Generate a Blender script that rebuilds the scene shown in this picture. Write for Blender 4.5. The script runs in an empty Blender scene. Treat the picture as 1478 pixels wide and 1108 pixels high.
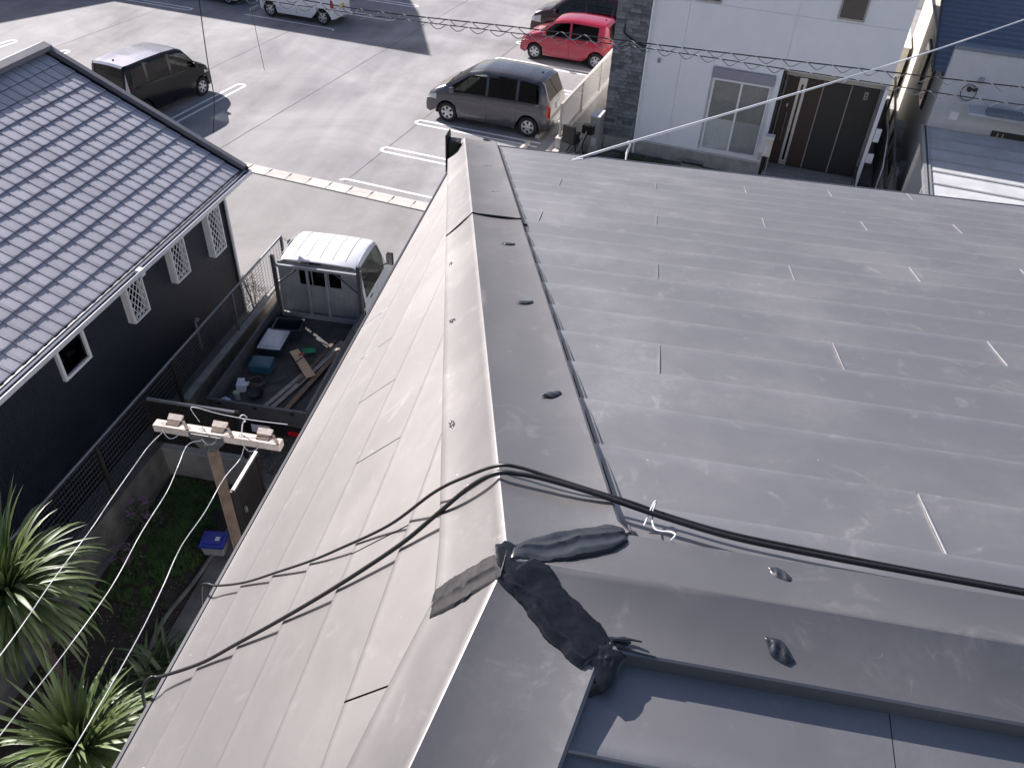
import bpy, bmesh, math, random
from mathutils import Vector, Matrix, noise as mnoise
R = math.radians
random.seed(7)
S = bpy.context.scene
COL = S.collection

# ------------------------------------------------------------------ camera, sky, sun, exposure
cam = bpy.data.cameras.new('camera')
cam.sensor_width = 36.0
cam.lens = 28.32
cam.clip_start = 0.05
cam.clip_end = 600
camo = bpy.data.objects.new('camera', cam)
COL.objects.link(camo)
Rv, Uv, Fv = Vector((.983758, .174053, .043877)), Vector((-.14422, .620911, .7705)), Vector((-.106864, .764314, -.635928))
m = Matrix((Rv, Uv, -Fv)).transposed().to_4x4()
m.translation = Vector((0, 0, 9.65))
camo.matrix_world = m
S.camera = camo

SUN_ELEV, SUN_AZ = 33.0, -54.5                      # azimuth measured from +Y towards +X
to_sun = Vector((math.sin(R(SUN_AZ))*math.cos(R(SUN_ELEV)), math.cos(R(SUN_AZ))*math.cos(R(SUN_ELEV)), math.sin(R(SUN_ELEV))))
w = bpy.data.worlds.new('World')
S.world = w
w.use_nodes = True
nt = w.node_tree
sky = nt.nodes.new('ShaderNodeTexSky')
sky.sky_type = 'NISHITA'
sky.sun_disc = False
sky.sun_elevation = R(SUN_ELEV)
sky.sun_rotation = R(360 + SUN_AZ)
sky.air_density = 1.0
sky.dust_density = 1.6
sky.ozone_density = 1.6
bg = nt.nodes['Background']
bg.inputs['Strength'].default_value = 0.064
tn = nt.nodes.new('ShaderNodeMix'); tn.data_type = 'RGBA'; tn.blend_type = 'MULTIPLY'; tn.inputs[0].default_value = 1.0
tn.inputs[7].default_value = (1.02, .96, 1.0, 1)          # the photograph's slightly violet white balance
nt.links.new(sky.outputs[0], tn.inputs[6]); nt.links.new(tn.outputs[2], bg.inputs['Color'])
sl = bpy.data.lights.new('sun', 'SUN')
sl.energy = 5.0
sl.angle = R(0.5)
sl.color = (1.0, 0.945, 0.925)
so = bpy.data.objects.new('sun', sl)
COL.objects.link(so)
so.rotation_euler = to_sun.to_track_quat('Z', 'Y').to_euler()
so.location = (0, 0, 30)
S.view_settings.view_transform = 'Standard'
S.view_settings.look = 'None'
S.view_settings.exposure = 0.87
S.view_settings.gamma = 1.0

# ------------------------------------------------------------------ materials
MATS = {}
def mat(name, col, rough=.6, metal=0.0, var=.0, vscale=6.0, bump=0.0, bscale=40.0, col2=None, spec=.5, coat=0.0, detail=6.0, objvar=0.0, emis=None):
    if name in MATS: return MATS[name]
    m = bpy.data.materials.new(name); m.use_nodes = True
    n = m.node_tree; b = n.nodes['Principled BSDF']
    b.inputs['Base Color'].default_value = (*col, 1)
    b.inputs['Roughness'].default_value = rough
    b.inputs['Metallic'].default_value = metal
    b.inputs['Specular IOR Level'].default_value = spec
    b.inputs['Coat Weight'].default_value = coat
    b.inputs['Coat Roughness'].default_value = .05
    tc = n.nodes.new('ShaderNodeTexCoord')
    if var > 0 or objvar > 0:
        no = n.nodes.new('ShaderNodeTexNoise'); no.inputs['Scale'].default_value = vscale
        no.inputs['Detail'].default_value = detail; no.inputs['Roughness'].default_value = .6
        n.links.new(tc.outputs['Object'], no.inputs['Vector'])
        rp = n.nodes.new('ShaderNodeValToRGB')
        rp.color_ramp.elements[0].position = .32; rp.color_ramp.elements[1].position = .68
        c2 = col2 if col2 else tuple(c*(1+var) for c in col)
        c1 = col if col2 else tuple(c*(1-var) for c in col)
        rp.color_ramp.elements[0].color = (*c1, 1); rp.color_ramp.elements[1].color = (*c2, 1)
        n.links.new(no.outputs['Fac'], rp.inputs['Fac'])
        out = rp.outputs['Color']
        if objvar > 0:
            oi = n.nodes.new('ShaderNodeObjectInfo')
            mr = n.nodes.new('ShaderNodeMapRange'); mr.inputs['To Min'].default_value = 1-objvar; mr.inputs['To Max'].default_value = 1+objvar
            n.links.new(oi.outputs['Random'], mr.inputs['Value'])
            hs = n.nodes.new('ShaderNodeHueSaturation')
            n.links.new(out, hs.inputs['Color']); n.links.new(mr.outputs[0], hs.inputs['Value'])
            out = hs.outputs['Color']
        n.links.new(out, b.inputs['Base Color'])
        mr2 = n.nodes.new('ShaderNodeMapRange'); mr2.inputs['To Min'].default_value = max(0, rough-.08); mr2.inputs['To Max'].default_value = min(1, rough+.08)
        n.links.new(no.outputs['Fac'], mr2.inputs['Value']); n.links.new(mr2.outputs[0], b.inputs['Roughness'])
    if bump > 0:
        nb = n.nodes.new('ShaderNodeTexNoise'); nb.inputs['Scale'].default_value = bscale; nb.inputs['Detail'].default_value = 5
        n.links.new(tc.outputs['Object'], nb.inputs['Vector'])
        bp = n.nodes.new('ShaderNodeBump'); bp.inputs['Strength'].default_value = bump; bp.inputs['Distance'].default_value = .02
        n.links.new(nb.outputs['Fac'], bp.inputs['Height']); n.links.new(bp.outputs[0], b.inputs['Normal'])
    MATS[name] = m
    return m

def wave_mat(name, col, rough, scale, direction, strength=.6, dist=.02, metal=0.0, rot=0.0):
    m = mat(name, col, rough, metal, var=.06, vscale=3)
    n = m.node_tree; b = n.nodes['Principled BSDF']
    tc = n.nodes.new('ShaderNodeTexCoord'); wv = n.nodes.new('ShaderNodeTexWave')
    mp = n.nodes.new('ShaderNodeMapping'); mp.inputs['Rotation'].default_value = (0, 0, rot)
    wv.bands_direction = direction; wv.wave_profile = 'SIN'; wv.inputs['Scale'].default_value = scale
    n.links.new(tc.outputs['Object'], mp.inputs['Vector']); n.links.new(mp.outputs[0], wv.inputs['Vector'])
    bp = n.nodes.new('ShaderNodeBump'); bp.inputs['Strength'].default_value = strength; bp.inputs['Distance'].default_value = dist
    n.links.new(wv.outputs['Fac'], bp.inputs['Height']); n.links.new(bp.outputs[0], b.inputs['Normal'])
    return m

def roof_paint(name, base, dust):
    """satin coated steel: mottled chalky dust, scuffs, white paint specks"""
    m = bpy.data.materials.new(name); m.use_nodes = True
    n = m.node_tree; L = n.links; b = n.nodes['Principled BSDF']
    tc = n.nodes.new('ShaderNodeTexCoord')
    def noise(scale, detail=6, rough=.6, vec=None, dist=0):
        o = n.nodes.new('ShaderNodeTexNoise'); o.inputs['Scale'].default_value = scale; o.inputs['Detail'].default_value = detail
        o.inputs['Roughness'].default_value = rough; o.inputs['Distortion'].default_value = dist
        L.new(vec if vec else tc.outputs['Object'], o.inputs['Vector']); return o.outputs['Fac']
    def ramp(src, p0, p1, v0=0, v1=1):
        o = n.nodes.new('ShaderNodeMapRange'); o.interpolation_type = 'SMOOTHSTEP'
        for k, v in (('From Min', p0), ('From Max', p1), ('To Min', v0), ('To Max', v1)): o.inputs[k].default_value = v
        L.new(src, o.inputs['Value']); return o.outputs[0]
    def mth(op, a, c):
        o = n.nodes.new('ShaderNodeMath'); o.operation = op
        for i, s in enumerate((a, c)):
            if isinstance(s, (int, float)): o.inputs[i].default_value = s
            else: L.new(s, o.inputs[i])
        return o.outputs[0]
    def mix(fac, c1, c2):
        o = n.nodes.new('ShaderNodeMix'); o.data_type = 'RGBA'
        if isinstance(fac, float): o.inputs[0].default_value = fac
        else: L.new(fac, o.inputs[0])
        for i, c in ((6, c1), (7, c2)):
            if isinstance(c, tuple): o.inputs[i].default_value = (*c, 1)
            else: L.new(c, o.inputs[i])
        return o.outputs[2]
    big = ramp(noise(1.6, 5), .42, .68)
    mid = ramp(noise(7, 8, .7, dist=1.2), .55, .72)
    fine = ramp(noise(60, 3), .35, .7)
    dustf = mth('MULTIPLY', mth('ADD', mth('MULTIPLY', big, .35), mth('MULTIPLY', mid, .5)), mth('ADD', mth('MULTIPLY', fine, .4), .6))
    c = mix(dustf, base, dust)
    at = n.nodes.new('ShaderNodeAttribute'); at.attribute_name = 'wear'
    wn_ = mth('MULTIPLY', at.outputs['Fac'], ramp(noise(9, 6, .7), .30, .62, .25, 1.0))
    c = mix(mth('MULTIPLY', wn_, .30), c, (.50, .49, .52))
    gsp = mth('MULTIPLY', mth('GREATER_THAN', at.outputs['Fac'], .8), mth('GREATER_THAN', noise(150, 1), .72))
    c = mix(mth('MULTIPLY', gsp, .6), c, (.6, .6, .62))
    # thin arc-like scuffs
    sc = n.nodes.new('ShaderNodeTexNoise'); sc.inputs['Scale'].default_value = 3.2; sc.inputs['Detail'].default_value = 1.5; sc.inputs['Distortion'].default_value = 2.5
    L.new(tc.outputs['Object'], sc.inputs['Vector'])
    band = mth('SUBTRACT', 1.0, ramp(mth('ABSOLUTE', mth('SUBTRACT', sc.outputs['Fac'], .5), 0), 0.0, .008))
    gate = ramp(noise(2.3, 2), .58, .66)
    c = mix(mth('MULTIPLY', mth('MULTIPLY', mth('MULTIPLY', band, gate), ramp(noise(26, 3), .45, .60)), .45), c, (.42, .40, .40))
    # white specks
    vo = n.nodes.new('ShaderNodeTexVoronoi'); vo.inputs['Scale'].default_value = 11; L.new(tc.outputs['Object'], vo.inputs['Vector'])
    jit = mth('ADD', vo.outputs['Distance'], mth('MULTIPLY', noise(110, 2), .05))
    spk = mth('MULTIPLY', mth('LESS_THAN', jit, .062), mth('GREATER_THAN', noise(2.7, 2), .56))
    c = mix(spk, c, (.6, .6, .62))
    L.new(c, b.inputs['Base Color'])
    L.new(mth('ADD', mth('MULTIPLY', dustf, .14), .47), b.inputs['Roughness'])
    b.inputs['Metallic'].default_value = .82
    b.inputs['Specular IOR Level'].default_value = .55
    bp = n.nodes.new('ShaderNodeBump'); bp.inputs['Strength'].default_value = .10; bp.inputs['Distance'].default_value = .03
    L.new(mth('ADD', noise(3.5, 2), mth('MULTIPLY', noise(160, 2), .03)), bp.inputs['Height']); L.new(bp.outputs[0], b.inputs['Normal'])
    MATS[name] = m
    return m

def asphalt(name, c1, c2, crack=True):
    m = bpy.data.materials.new(name); m.use_nodes = True
    n = m.node_tree; L = n.links; b = n.nodes['Principled BSDF']
    tc = n.nodes.new('ShaderNodeTexCoord')
    a = n.nodes.new('ShaderNodeTexNoise'); a.inputs['Scale'].default_value = .28; a.inputs['Detail'].default_value = 7; a.inputs['Roughness'].default_value = .62; a.inputs['Distortion'].default_value = .6
    f = n.nodes.new('ShaderNodeTexNoise'); f.inputs['Scale'].default_value = 90; f.inputs['Detail'].default_value = 3
    mp = n.nodes.new('ShaderNodeMapping'); mp.inputs['Rotation'].default_value = (0, 0, R(10.6)); mp.inputs['Scale'].default_value = (1.0, .12, 1)
    s = n.nodes.new('ShaderNodeTexNoise'); s.inputs['Scale'].default_value = 1.6; s.inputs['Detail'].default_value = 4
    L.new(tc.outputs['Object'], a.inputs['Vector']); L.new(tc.outputs['Object'], f.inputs['Vector'])
    L.new(tc.outputs['Object'], mp.inputs['Vector']); L.new(mp.outputs[0], s.inputs['Vector'])
    ad = n.nodes.new('ShaderNodeMath'); ad.operation = 'MULTIPLY_ADD'; ad.inputs[1].default_value = .30; L.new(s.outputs['Fac'], ad.inputs[0])
    h = n.nodes.new('ShaderNodeMath'); h.operation = 'MULTIPLY'; h.inputs[1].default_value = .8; L.new(a.outputs['Fac'], h.inputs[0]); L.new(h.outputs[0], ad.inputs[2])
    ad2 = n.nodes.new('ShaderNodeMath'); ad2.operation = 'MULTIPLY_ADD'; ad2.inputs[1].default_value = .28; L.new(f.outputs['Fac'], ad2.inputs[0]); L.new(ad.outputs[0], ad2.inputs[2])
    rp = n.nodes.new('ShaderNodeValToRGB'); rp.color_ramp.elements[0].position = .5; rp.color_ramp.elements[1].position = .86
    rp.color_ramp.elements[0].color = (*c1, 1); rp.color_ramp.elements[1].color = (*c2, 1)
    L.new(ad2.outputs[0], rp.inputs['Fac']); L.new(rp.outputs[0], b.inputs['Base Color'])
    b.inputs['Roughness'].default_value = .86
    bp = n.nodes.new('ShaderNodeBump'); bp.inputs['Strength'].default_value = .35; bp.inputs['Distance'].default_value = .01
    L.new(f.outputs['Fac'], bp.inputs['Height']); L.new(bp.outputs[0], b.inputs['Normal'])
    MATS[name] = m
    return m

def glass(name, tint=(.5, .55, .55), refl=.06, rough=.02):
    m = bpy.data.materials.new(name); m.use_nodes = True
    n = m.node_tree; L = n.links; n.nodes.remove(n.nodes['Principled BSDF'])
    o = n.nodes['Material Output']; t = n.nodes.new('ShaderNodeBsdfTransparent'); g = n.nodes.new('ShaderNodeBsdfGlossy')
    t.inputs[0].default_value = (*tint, 1); g.inputs['Roughness'].default_value = rough
    fr = n.nodes.new('ShaderNodeLayerWeight'); fr.inputs[0].default_value = .18
    mr = n.nodes.new('ShaderNodeMapRange'); mr.inputs['To Min'].default_value = refl; mr.inputs['To Max'].default_value = .55
    L.new(fr.outputs['Fresnel'], mr.inputs['Value'])
    mx = n.nodes.new('ShaderNodeMixShader'); L.new(mr.outputs[0], mx.inputs[0]); L.new(t.outputs[0], mx.inputs[1]); L.new(g.outputs[0], mx.inputs[2])
    L.new(mx.outputs[0], o.inputs['Surface'])
    MATS[name] = m
    return m

M_ROOF = roof_paint('roof_paint_dark', (.315, .307, .312), (.50, .475, .465))
M_ROOFCAP = roof_paint('roof_paint_cap', (.225, .220, .224), (.34, .328, .328))  # same metal as the sheets, toned darker for the shaded back of the caps
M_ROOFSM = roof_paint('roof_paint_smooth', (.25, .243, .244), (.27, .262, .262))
M_PUTTY = mat('black_putty', (.012, .013, .017), .19, 0, var=.3, vscale=30, bump=.10, bscale=22, spec=.6)
M_BLACKPL = mat('black_plastic', (.012, .012, .013), .45, var=.1, vscale=20)
M_CABLE = mat('cable_black', (.012, .012, .013), .4, var=.2, vscale=50)
M_LOT = asphalt('old_asphalt', (.17, .165, .17), (.37, .358, .36))
M_ROAD = asphalt('road_asphalt', (.19, .18, .175), (.34, .325, .32))
M_LINE = mat('white_road_paint', (.86, .86, .86), .6, var=.08, vscale=14, bump=.2, bscale=90)
M_SEAM = mat('asphalt_seam', (.13, .12, .12), .9, var=.25, vscale=3)
M_CONC = mat('concrete', (.34, .33, .31), .85, var=.2, vscale=3, bump=.3, bscale=50, objvar=.06)
M_CONCP = mat('pale_concrete', (.52, .49, .45), .85, var=.14, vscale=4, bump=.2, bscale=60, objvar=.08)
M_CONCD = mat('dark_stained_concrete', (.12, .118, .11), .9, var=.35, vscale=4, bump=.4, bscale=30)
M_SOIL = mat('soil', (.045, .036, .028), .95, var=.4, vscale=5, bump=.8, bscale=14)
M_GROUND = mat('ground_grey', (.17, .165, .155), .92, var=.25, vscale=.6, bump=.3, bscale=8)
M_TILE = mat('roof_tile_glaze', (.43, .42, .46), .36, 0, var=.12, vscale=9, bump=.12, bscale=50, objvar=.10, spec=.7)
M_TRIM = mat('dark_grey_trim', (.045, .047, .06), .45, 0, var=.12, vscale=6)
M_VERGE = mat('grey_verge_metal', (.17, .17, .185), .5, .2, var=.1, vscale=5)
M_WHITE = mat('white_paint', (.78, .78, .79), .5, var=.05, vscale=4)
M_GUTW = mat('white_gutter_plastic', (.62, .63, .68), .4, var=.06, vscale=4)
M_ALU = mat('aluminium', (.50, .50, .50), .4, .7, var=.1, vscale=8)
M_FENCEW = mat('dull_galvanised_wire', (.16, .165, .17), .5, .5, var=.15, vscale=8)
M_BROWNAL = mat('dark_bronze_aluminium', (.045, .04, .038), .45, .3, var=.12, vscale=8)
M_SIDE = wave_mat('dark_ribbed_siding', (.012, .017, .030), .55, 9.5, 'Y', .5, .02)
M_WOODP = mat('pale_wood', (.66, .56, .48), .75, var=.16, vscale=5, bump=.3, bscale=30)
M_WOODD = mat('weathered_wood', (.14, .10, .075), .8, var=.3, vscale=6, bump=.3, bscale=30)
M_WOODG = mat('grey_plank_wood', (.33, .29, .26), .8, var=.2, vscale=7, bump=.2, bscale=40)
M_WOODB = mat('brown_plank_wood', (.25, .16, .10), .8, var=.2, vscale=7, bump=.2, bscale=40)
M_PLY = mat('plywood', (.62, .42, .26), .7, var=.12, vscale=4)
M_STEEL = mat('galvanised_steel', (.30, .30, .31), .45, .8, var=.15, vscale=12)
M_TYRE = mat('tyre_rubber', (.015, .015, .016), .8, var=.2, vscale=20)
M_RIM = mat('alloy_silver', (.55, .55, .57), .35, .6, var=.05, vscale=10)
M_UNDER = mat('car_underside', (.01, .01, .01), .8, var=.1, vscale=8)
M_SEAT = mat('car_seat_cloth', (.05, .05, .052), .9, var=.15, vscale=12)
M_GLASSC = glass('car_glass', (.45, .50, .47), .05)
M_GLASSD = glass('privacy_glass', (.07, .075, .08), .05)
M_GLASSW = glass('window_glass', (.86, .88, .88), .05)
M_HEAD = mat('headlight_lens', (.55, .57, .6), .12, .2, var=.1, vscale=30)
M_RED = mat('red_lens', (.35, .012, .012), .2, 0, var=.15, vscale=30)
M_WALLW = mat('white_siding', (.85, .86, .88), .75, var=.025, vscale=2, bump=.12, bscale=120)
M_WALLG = mat('grey_render', (.60, .60, .61), .85, var=.05, vscale=3, bump=.2, bscale=90)
M_WALLC = mat('cream_wall', (.56, .53, .47), .8, var=.06, vscale=3, bump=.2, bscale=60)
M_STONE = mat('slate_stone', (.145, .15, .165), .8, var=.4, vscale=9, bump=.6, bscale=30, objvar=.42)
M_DOORB = mat('brown_door', (.045, .024, .018), .5, var=.12, vscale=8)
M_DOORK = mat('charcoal_door', (.02, .021, .021), .5, var=.12, vscale=8)
M_CURT = mat('grey_curtain', (.36, .36, .35), .9, var=.1, vscale=8)
M_CURTW = mat('white_curtain', (.92, .92, .94), .9, var=.05, vscale=8)
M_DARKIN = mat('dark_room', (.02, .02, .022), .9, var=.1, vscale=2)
M_BLUER = mat('blue_grey_roofing', (.17, .20, .25), .45, .3, var=.1, vscale=6)
M_POLY = mat('polycarbonate_sheet', (.50, .505, .51), .45, 0, var=.12, vscale=2, spec=.5)
M_GRASS = mat('grass_blade', (.06, .13, .035), .7, var=.4, vscale=5)
M_LEAF = mat('strap_leaf', (.095, .135, .045), .48, 0, var=.2, vscale=6, objvar=.35, spec=.55)
M_LEAFD = mat('dark_leaf', (.055, .085, .035), .55, 0, var=.25, vscale=6, objvar=.3)
M_LEAFY = mat('dead_leaf', (.30, .17, .05), .7, 0, var=.25, vscale=6, objvar=.25)
M_TRUNK = mat('palm_trunk', (.10, .08, .06), .9, var=.3, vscale=14, bump=.7, bscale=18)
M_FLOW = mat('purple_petal', (.17, .085, .20), .7, var=.2, vscale=20)
M_GRAVEL = mat('gravel_stone', (.10, .10, .10), .9, var=.5, vscale=20)
M_BLUEP = mat('blue_plastic', (.015, .03, .30), .4, var=.1, vscale=10)
M_GREYP = mat('grey_plastic', (.30, .30, .31), .5, var=.1, vscale=10)
M_TEAL = mat('teal_plastic', (.02, .09, .13), .4, var=.12, vscale=10)
M_DKBLUE = mat('dark_blue_plastic', (.015, .03, .04), .4, var=.12, vscale=10)
M_GREEN = mat('green_plastic', (.01, .22, .09), .5, var=.1, vscale=10)
M_REDP = mat('red_plastic', (.5, .03, .03), .5, var=.1, vscale=10)
M_PAPER = mat('white_paper', (.62, .64, .72), .8, var=.06, vscale=10)
M_WHWIRE = mat('white_wire', (.72, .73, .76), .4, var=.05, vscale=20)
M_TRUCKW = mat('white_truck_paint', (.78, .79, .82), .28, 0, var=.03, vscale=3, coat=.6)
M_TRUCKG = mat('grey_truck_steel', (.095, .097, .105), .5, .3, var=.15, vscale=6, bump=.1, bscale=20)
M_BEDF = mat('worn_bed_floor', (.06, .057, .055), .7, .1, var=.35, vscale=4, bump=.2, bscale=20)

# ------------------------------------------------------------------ object helpers
class MB:
    """collects vertices and faces, then becomes one mesh object"""
    def __init__(s): s.v = []; s.f = []; s.mi = []
    def add(s, vs, fs, mi=0):
        o = len(s.v); s.v += [tuple(p) for p in vs]; s.f += [tuple(i+o for i in f) for f in fs]; s.mi += [mi]*len(fs); return s
    def box(s, a, b, mi=0):
        x0, y0, z0 = a; x1, y1, z1 = b
        return s.add([(x0,y0,z0),(x1,y0,z0),(x1,y1,z0),(x0,y1,z0),(x0,y0,z1),(x1,y0,z1),(x1,y1,z1),(x0,y1,z1)],
                     [(0,3,2,1),(4,5,6,7),(0,1,5,4),(1,2,6,5),(2,3,7,6),(3,0,4,7)], mi)
    def obox(s, c, ax, ay, az, mi=0):
        """oriented box: centre and three half-axis vectors"""
        c, ax, ay, az = Vector(c), Vector(ax), Vector(ay), Vector(az)
        if ax.cross(ay).dot(az) < 0: ax = -ax
        P = [c+sx*ax+sy*ay+sz*az for sz in (-1,1) for sx, sy in ((-1,-1),(1,-1),(1,1),(-1,1))]
        return s.add(P, [(0,3,2,1),(4,5,6,7),(0,1,5,4),(1,2,6,5),(2,3,7,6),(3,0,4,7)], mi)
    def bar(s, p, q, wd, ht, up=(0,0,1), mi=0):
        p, q = Vector(p), Vector(q); d = (q-p); n = d.normalized(); up = Vector(up)
        sd = n.cross(up)
        if sd.length < 1e-4: sd = n.cross(Vector((1,0,0)))
        sd.normalize(); u2 = sd.cross(n)
        return s.obox((p+q)/2, d/2, sd*wd/2, u2*ht/2, mi)
    def tube(s, pts, r, n=6, mi=0, cap=True):
        pts = [Vector(p) for p in pts]; rings = []
        rr = r if isinstance(r, (list, tuple)) else [r]*len(pts)
        ref = Vector((0,0,1))
        for i, p in enumerate(pts):
            t = (pts[min(i+1, len(pts)-1)]-pts[max(i-1, 0)]).normalized()
            a = t.cross(ref)
            if a.length < .05: a = t.cross(Vector((1,0,0)))
            a.normalize(); b = a.cross(t)
            rings.append([p+(a*math.cos(k*math.tau/n)+b*math.sin(k*math.tau/n))*rr[i] for k in range(n)])
        vs = [v for r_ in rings for v in r_]; fs = []
        for i in range(len(pts)-1):
            for k in range(n):
                fs.append((i*n+k, i*n+(k+1) % n, (i+1)*n+(k+1) % n, (i+1)*n+k))
        if cap: fs += [tuple(range(n))[::-1], tuple((len(pts)-1)*n+k for k in range(n))]
        return s.add(vs, fs, mi)
    def grid(s, rows, mi=0, closed=False):
        nr, nc = len(rows), len(rows[0]); vs = [p for r_ in rows for p in r_]
        fs = [(i*nc+j, i*nc+j+1, (i+1)*nc+j+1, (i+1)*nc+j) for i in range(nr-1) for j in range(nc-1)]
        return s.add(vs, fs, mi)
    def lathe(s, prof, c, axis='y', n=24, mi=0):
        """prof: list of (radius, offset along axis)"""
        rows = []
        for r_, o in prof:
            ring = []
            for k in range(n):
                a = k*math.tau/n; ca, sa = r_*math.cos(a), r_*math.sin(a)
                ring.append({'y': (c[0]+ca, c[1]+o, c[2]+sa), 'z': (c[0]+ca, c[1]+sa, c[2]+o), 'x': (c[0]+o, c[1]+ca, c[2]+sa)}[axis])
            rows.append(ring)
        nr = len(prof); vs = [p for r_ in rows for p in r_]
        fs = [(i*n+j, i*n+(j+1) % n, (i+1)*n+(j+1) % n, (i+1)*n+j) for i in range(nr-1) for j in range(n)]
        return s.add(vs, fs, mi)
    def prism(s, poly, axis, a, b, mi=0):
        """polygon in the two other axes, extruded along axis from a to b"""
        def P(u, v, t): return {'x': (t,u,v), 'y': (u,t,v), 'z': (u,v,t)}[axis]
        n = len(poly); vs = [P(u,v,a) for u,v in poly]+[P(u,v,b) for u,v in poly]
        fs = [tuple(range(n)), tuple(range(2*n-1, n-1, -1))]+[(i, i+n, (i+1) % n+n, (i+1) % n) for i in range(n)]
        return s.add(vs, fs, mi)
    def mesh(s, name, mats, smooth=None, bevel=0, bseg=2, weld=False):
        me = bpy.data.meshes.new(name); me.from_pydata(s.v, [], s.f)
        for i, q in enumerate(me.polygons): q.material_index = s.mi[i]
        bm = bmesh.new(); bm.from_mesh(me)
        if weld: bmesh.ops.remove_doubles(bm, verts=bm.verts, dist=1e-5)
        bmesh.ops.recalc_face_normals(bm, faces=bm.faces)
        if bevel > 0:
            es = [e for e in bm.edges if len(e.link_faces) == 2 and e.calc_face_angle(0) > R(30)]
            bmesh.ops.bevel(bm, geom=es, offset=bevel, offset_type='OFFSET', segments=bseg, profile=.5, affect='EDGES', clamp_overlap=True)
        bm.to_mesh(me); bm.free()
        for q in (mats if isinstance(mats, (list, tuple)) else [mats]): me.materials.append(q)
        if smooth is not None:
            me.polygons.foreach_set('use_smooth', [True]*len(me.polygons))
            me.set_sharp_from_angle(angle=R(smooth))
        return me
    def obj(s, name, mats, parent=None, smooth=None, bevel=0, loc=None, rot=None, world=False, bseg=2, weld=False):
        if world and parent is not None:
            inv = mw(parent).inverted(); s.v = [tuple(inv @ Vector(p)) for p in s.v]
        return link(name, s.mesh(name, mats, smooth, bevel, bseg, weld), parent, loc, rot)

def link(name, me, parent=None, loc=None, rot=None, scl=None):
    o = bpy.data.objects.new(name, me); COL.objects.link(o); o.parent = parent
    if loc is not None: o.location = loc
    if rot is not None: o.rotation_euler = rot
    if scl is not None: o.scale = scl
    return o
def tag(o, label=None, cat=None, group=None, kind=None):
    if label: o['label'] = label
    if cat: o['category'] = cat
    if group: o['group'] = group
    if kind: o['kind'] = kind
    return o
MW = {}
def mw(o):
    while o is not None and o.name not in MW: o = o.parent
    return MW[o.name] if o is not None else Matrix.Identity(4)
def thing(name, label, cat, loc=(0,0,0), rz=0, group=None):
    o = bpy.data.objects.new(name, None); COL.objects.link(o); o.location = loc; o.rotation_euler = (0,0,rz)
    o.empty_display_size = .2
    mm = Matrix.Translation(loc) @ Matrix.Rotation(rz, 4, 'Z')
    MW[o.name] = mm
    return tag(o, label, cat, group)
def kids(o): return [c for c in o.children]
def copy_tree(o, parent=None):
    c = o.copy(); COL.objects.link(c)
    if parent is not None: c.parent = parent
    for ch in kids(o): copy_tree(ch, c)
    return c
def struct(name, mb, m_, **k): return tag(mb.obj(name, m_, **k), kind='structure')

# street frame: u along the road, v away from it, origin at the white house corner
UX, UY, UO = Vector((.983, -.184, 0)).normalized(), Vector((.184, .983, 0)).normalized(), Vector((-.93, 23.01, 0))
LOTRZ = math.atan2(UX.y, UX.x)
def LF(u, v, z=0): return UO+UX*u+UY*v+Vector((0,0,z))
def lfthing(name, label, cat, u=0, v=0, z=0, group=None, extra=0): return thing(name, label, cat, tuple(LF(u,v,z)), LOTRZ+extra, group)
def smoothstep(a, b, x):
    t = max(0, min(1, (x-a)/(b-a))); return t*t*(3-2*t)
def interp(tab, x):
    if x <= tab[0][0]: return tab[0][1]
    for (x0, y0), (x1, y1) in zip(tab, tab[1:]):
        if x <= x1: return y0+(y1-y0)*(x-x0)/(x1-x0) if x1 > x0 else y1
    return tab[-1][1]

# ------------------------------------------------------------------ ground, street, parking lot
g = MB(); g.add([(-150,-90,-.012),(150,-90,-.012),(150,200,-.012),(-150,200,-.012)], [(0,1,2,3)])
struct('ground', g, M_GROUND)
g = MB(); g.add([LF(-60,-12.5,-.006),LF(40,-12.5,-.006),LF(40,-5.64,-.006),LF(-60,-5.64,-.006)], [(0,1,2,3)])
struct('street', g, M_ROAD)
lot = MB(); lot.add([LF(-48,-5.64,0),LF(-1.3,-5.64,0),LF(-1.3,46,0),LF(-48,46,0)], [(0,1,2,3)])
LOT = struct('parking_lot', lot, M_LOT)
# gutter of precast blocks along the street
GUT = MB(); GUT.add([LF(-48,-5.87,-.002),LF(-1.3,-5.87,-.002),LF(-1.3,-5.41,-.002),LF(-48,-5.41,-.002)], [(0,1,2,3)])
GUT = struct('gutter', GUT, M_CONCD)
gb = MB(); gb.box((-.262,-.215,-.1),(.262,.215,.022)); gbm = gb.mesh('gutter_block', M_CONCP, bevel=.008, bseg=1)
slm0 = MB().box((-.07,-.014,0),(.07,.014,.006)).mesh('drain_slot', M_UNDER)
for i in range(70):
    u = -44.6+i*.61
    if u > -1.6: break
    link('gutter_block', gbm, GUT, LF(u,-5.64,random.uniform(-.003,.003)), (0,0,LOTRZ+random.uniform(-.004,.004)), (1.157,1,1))
    link('drain_slot', slm0, GUT, LF(u+.305,-5.56,.020), (0,0,LOTRZ+R(90)))
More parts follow.
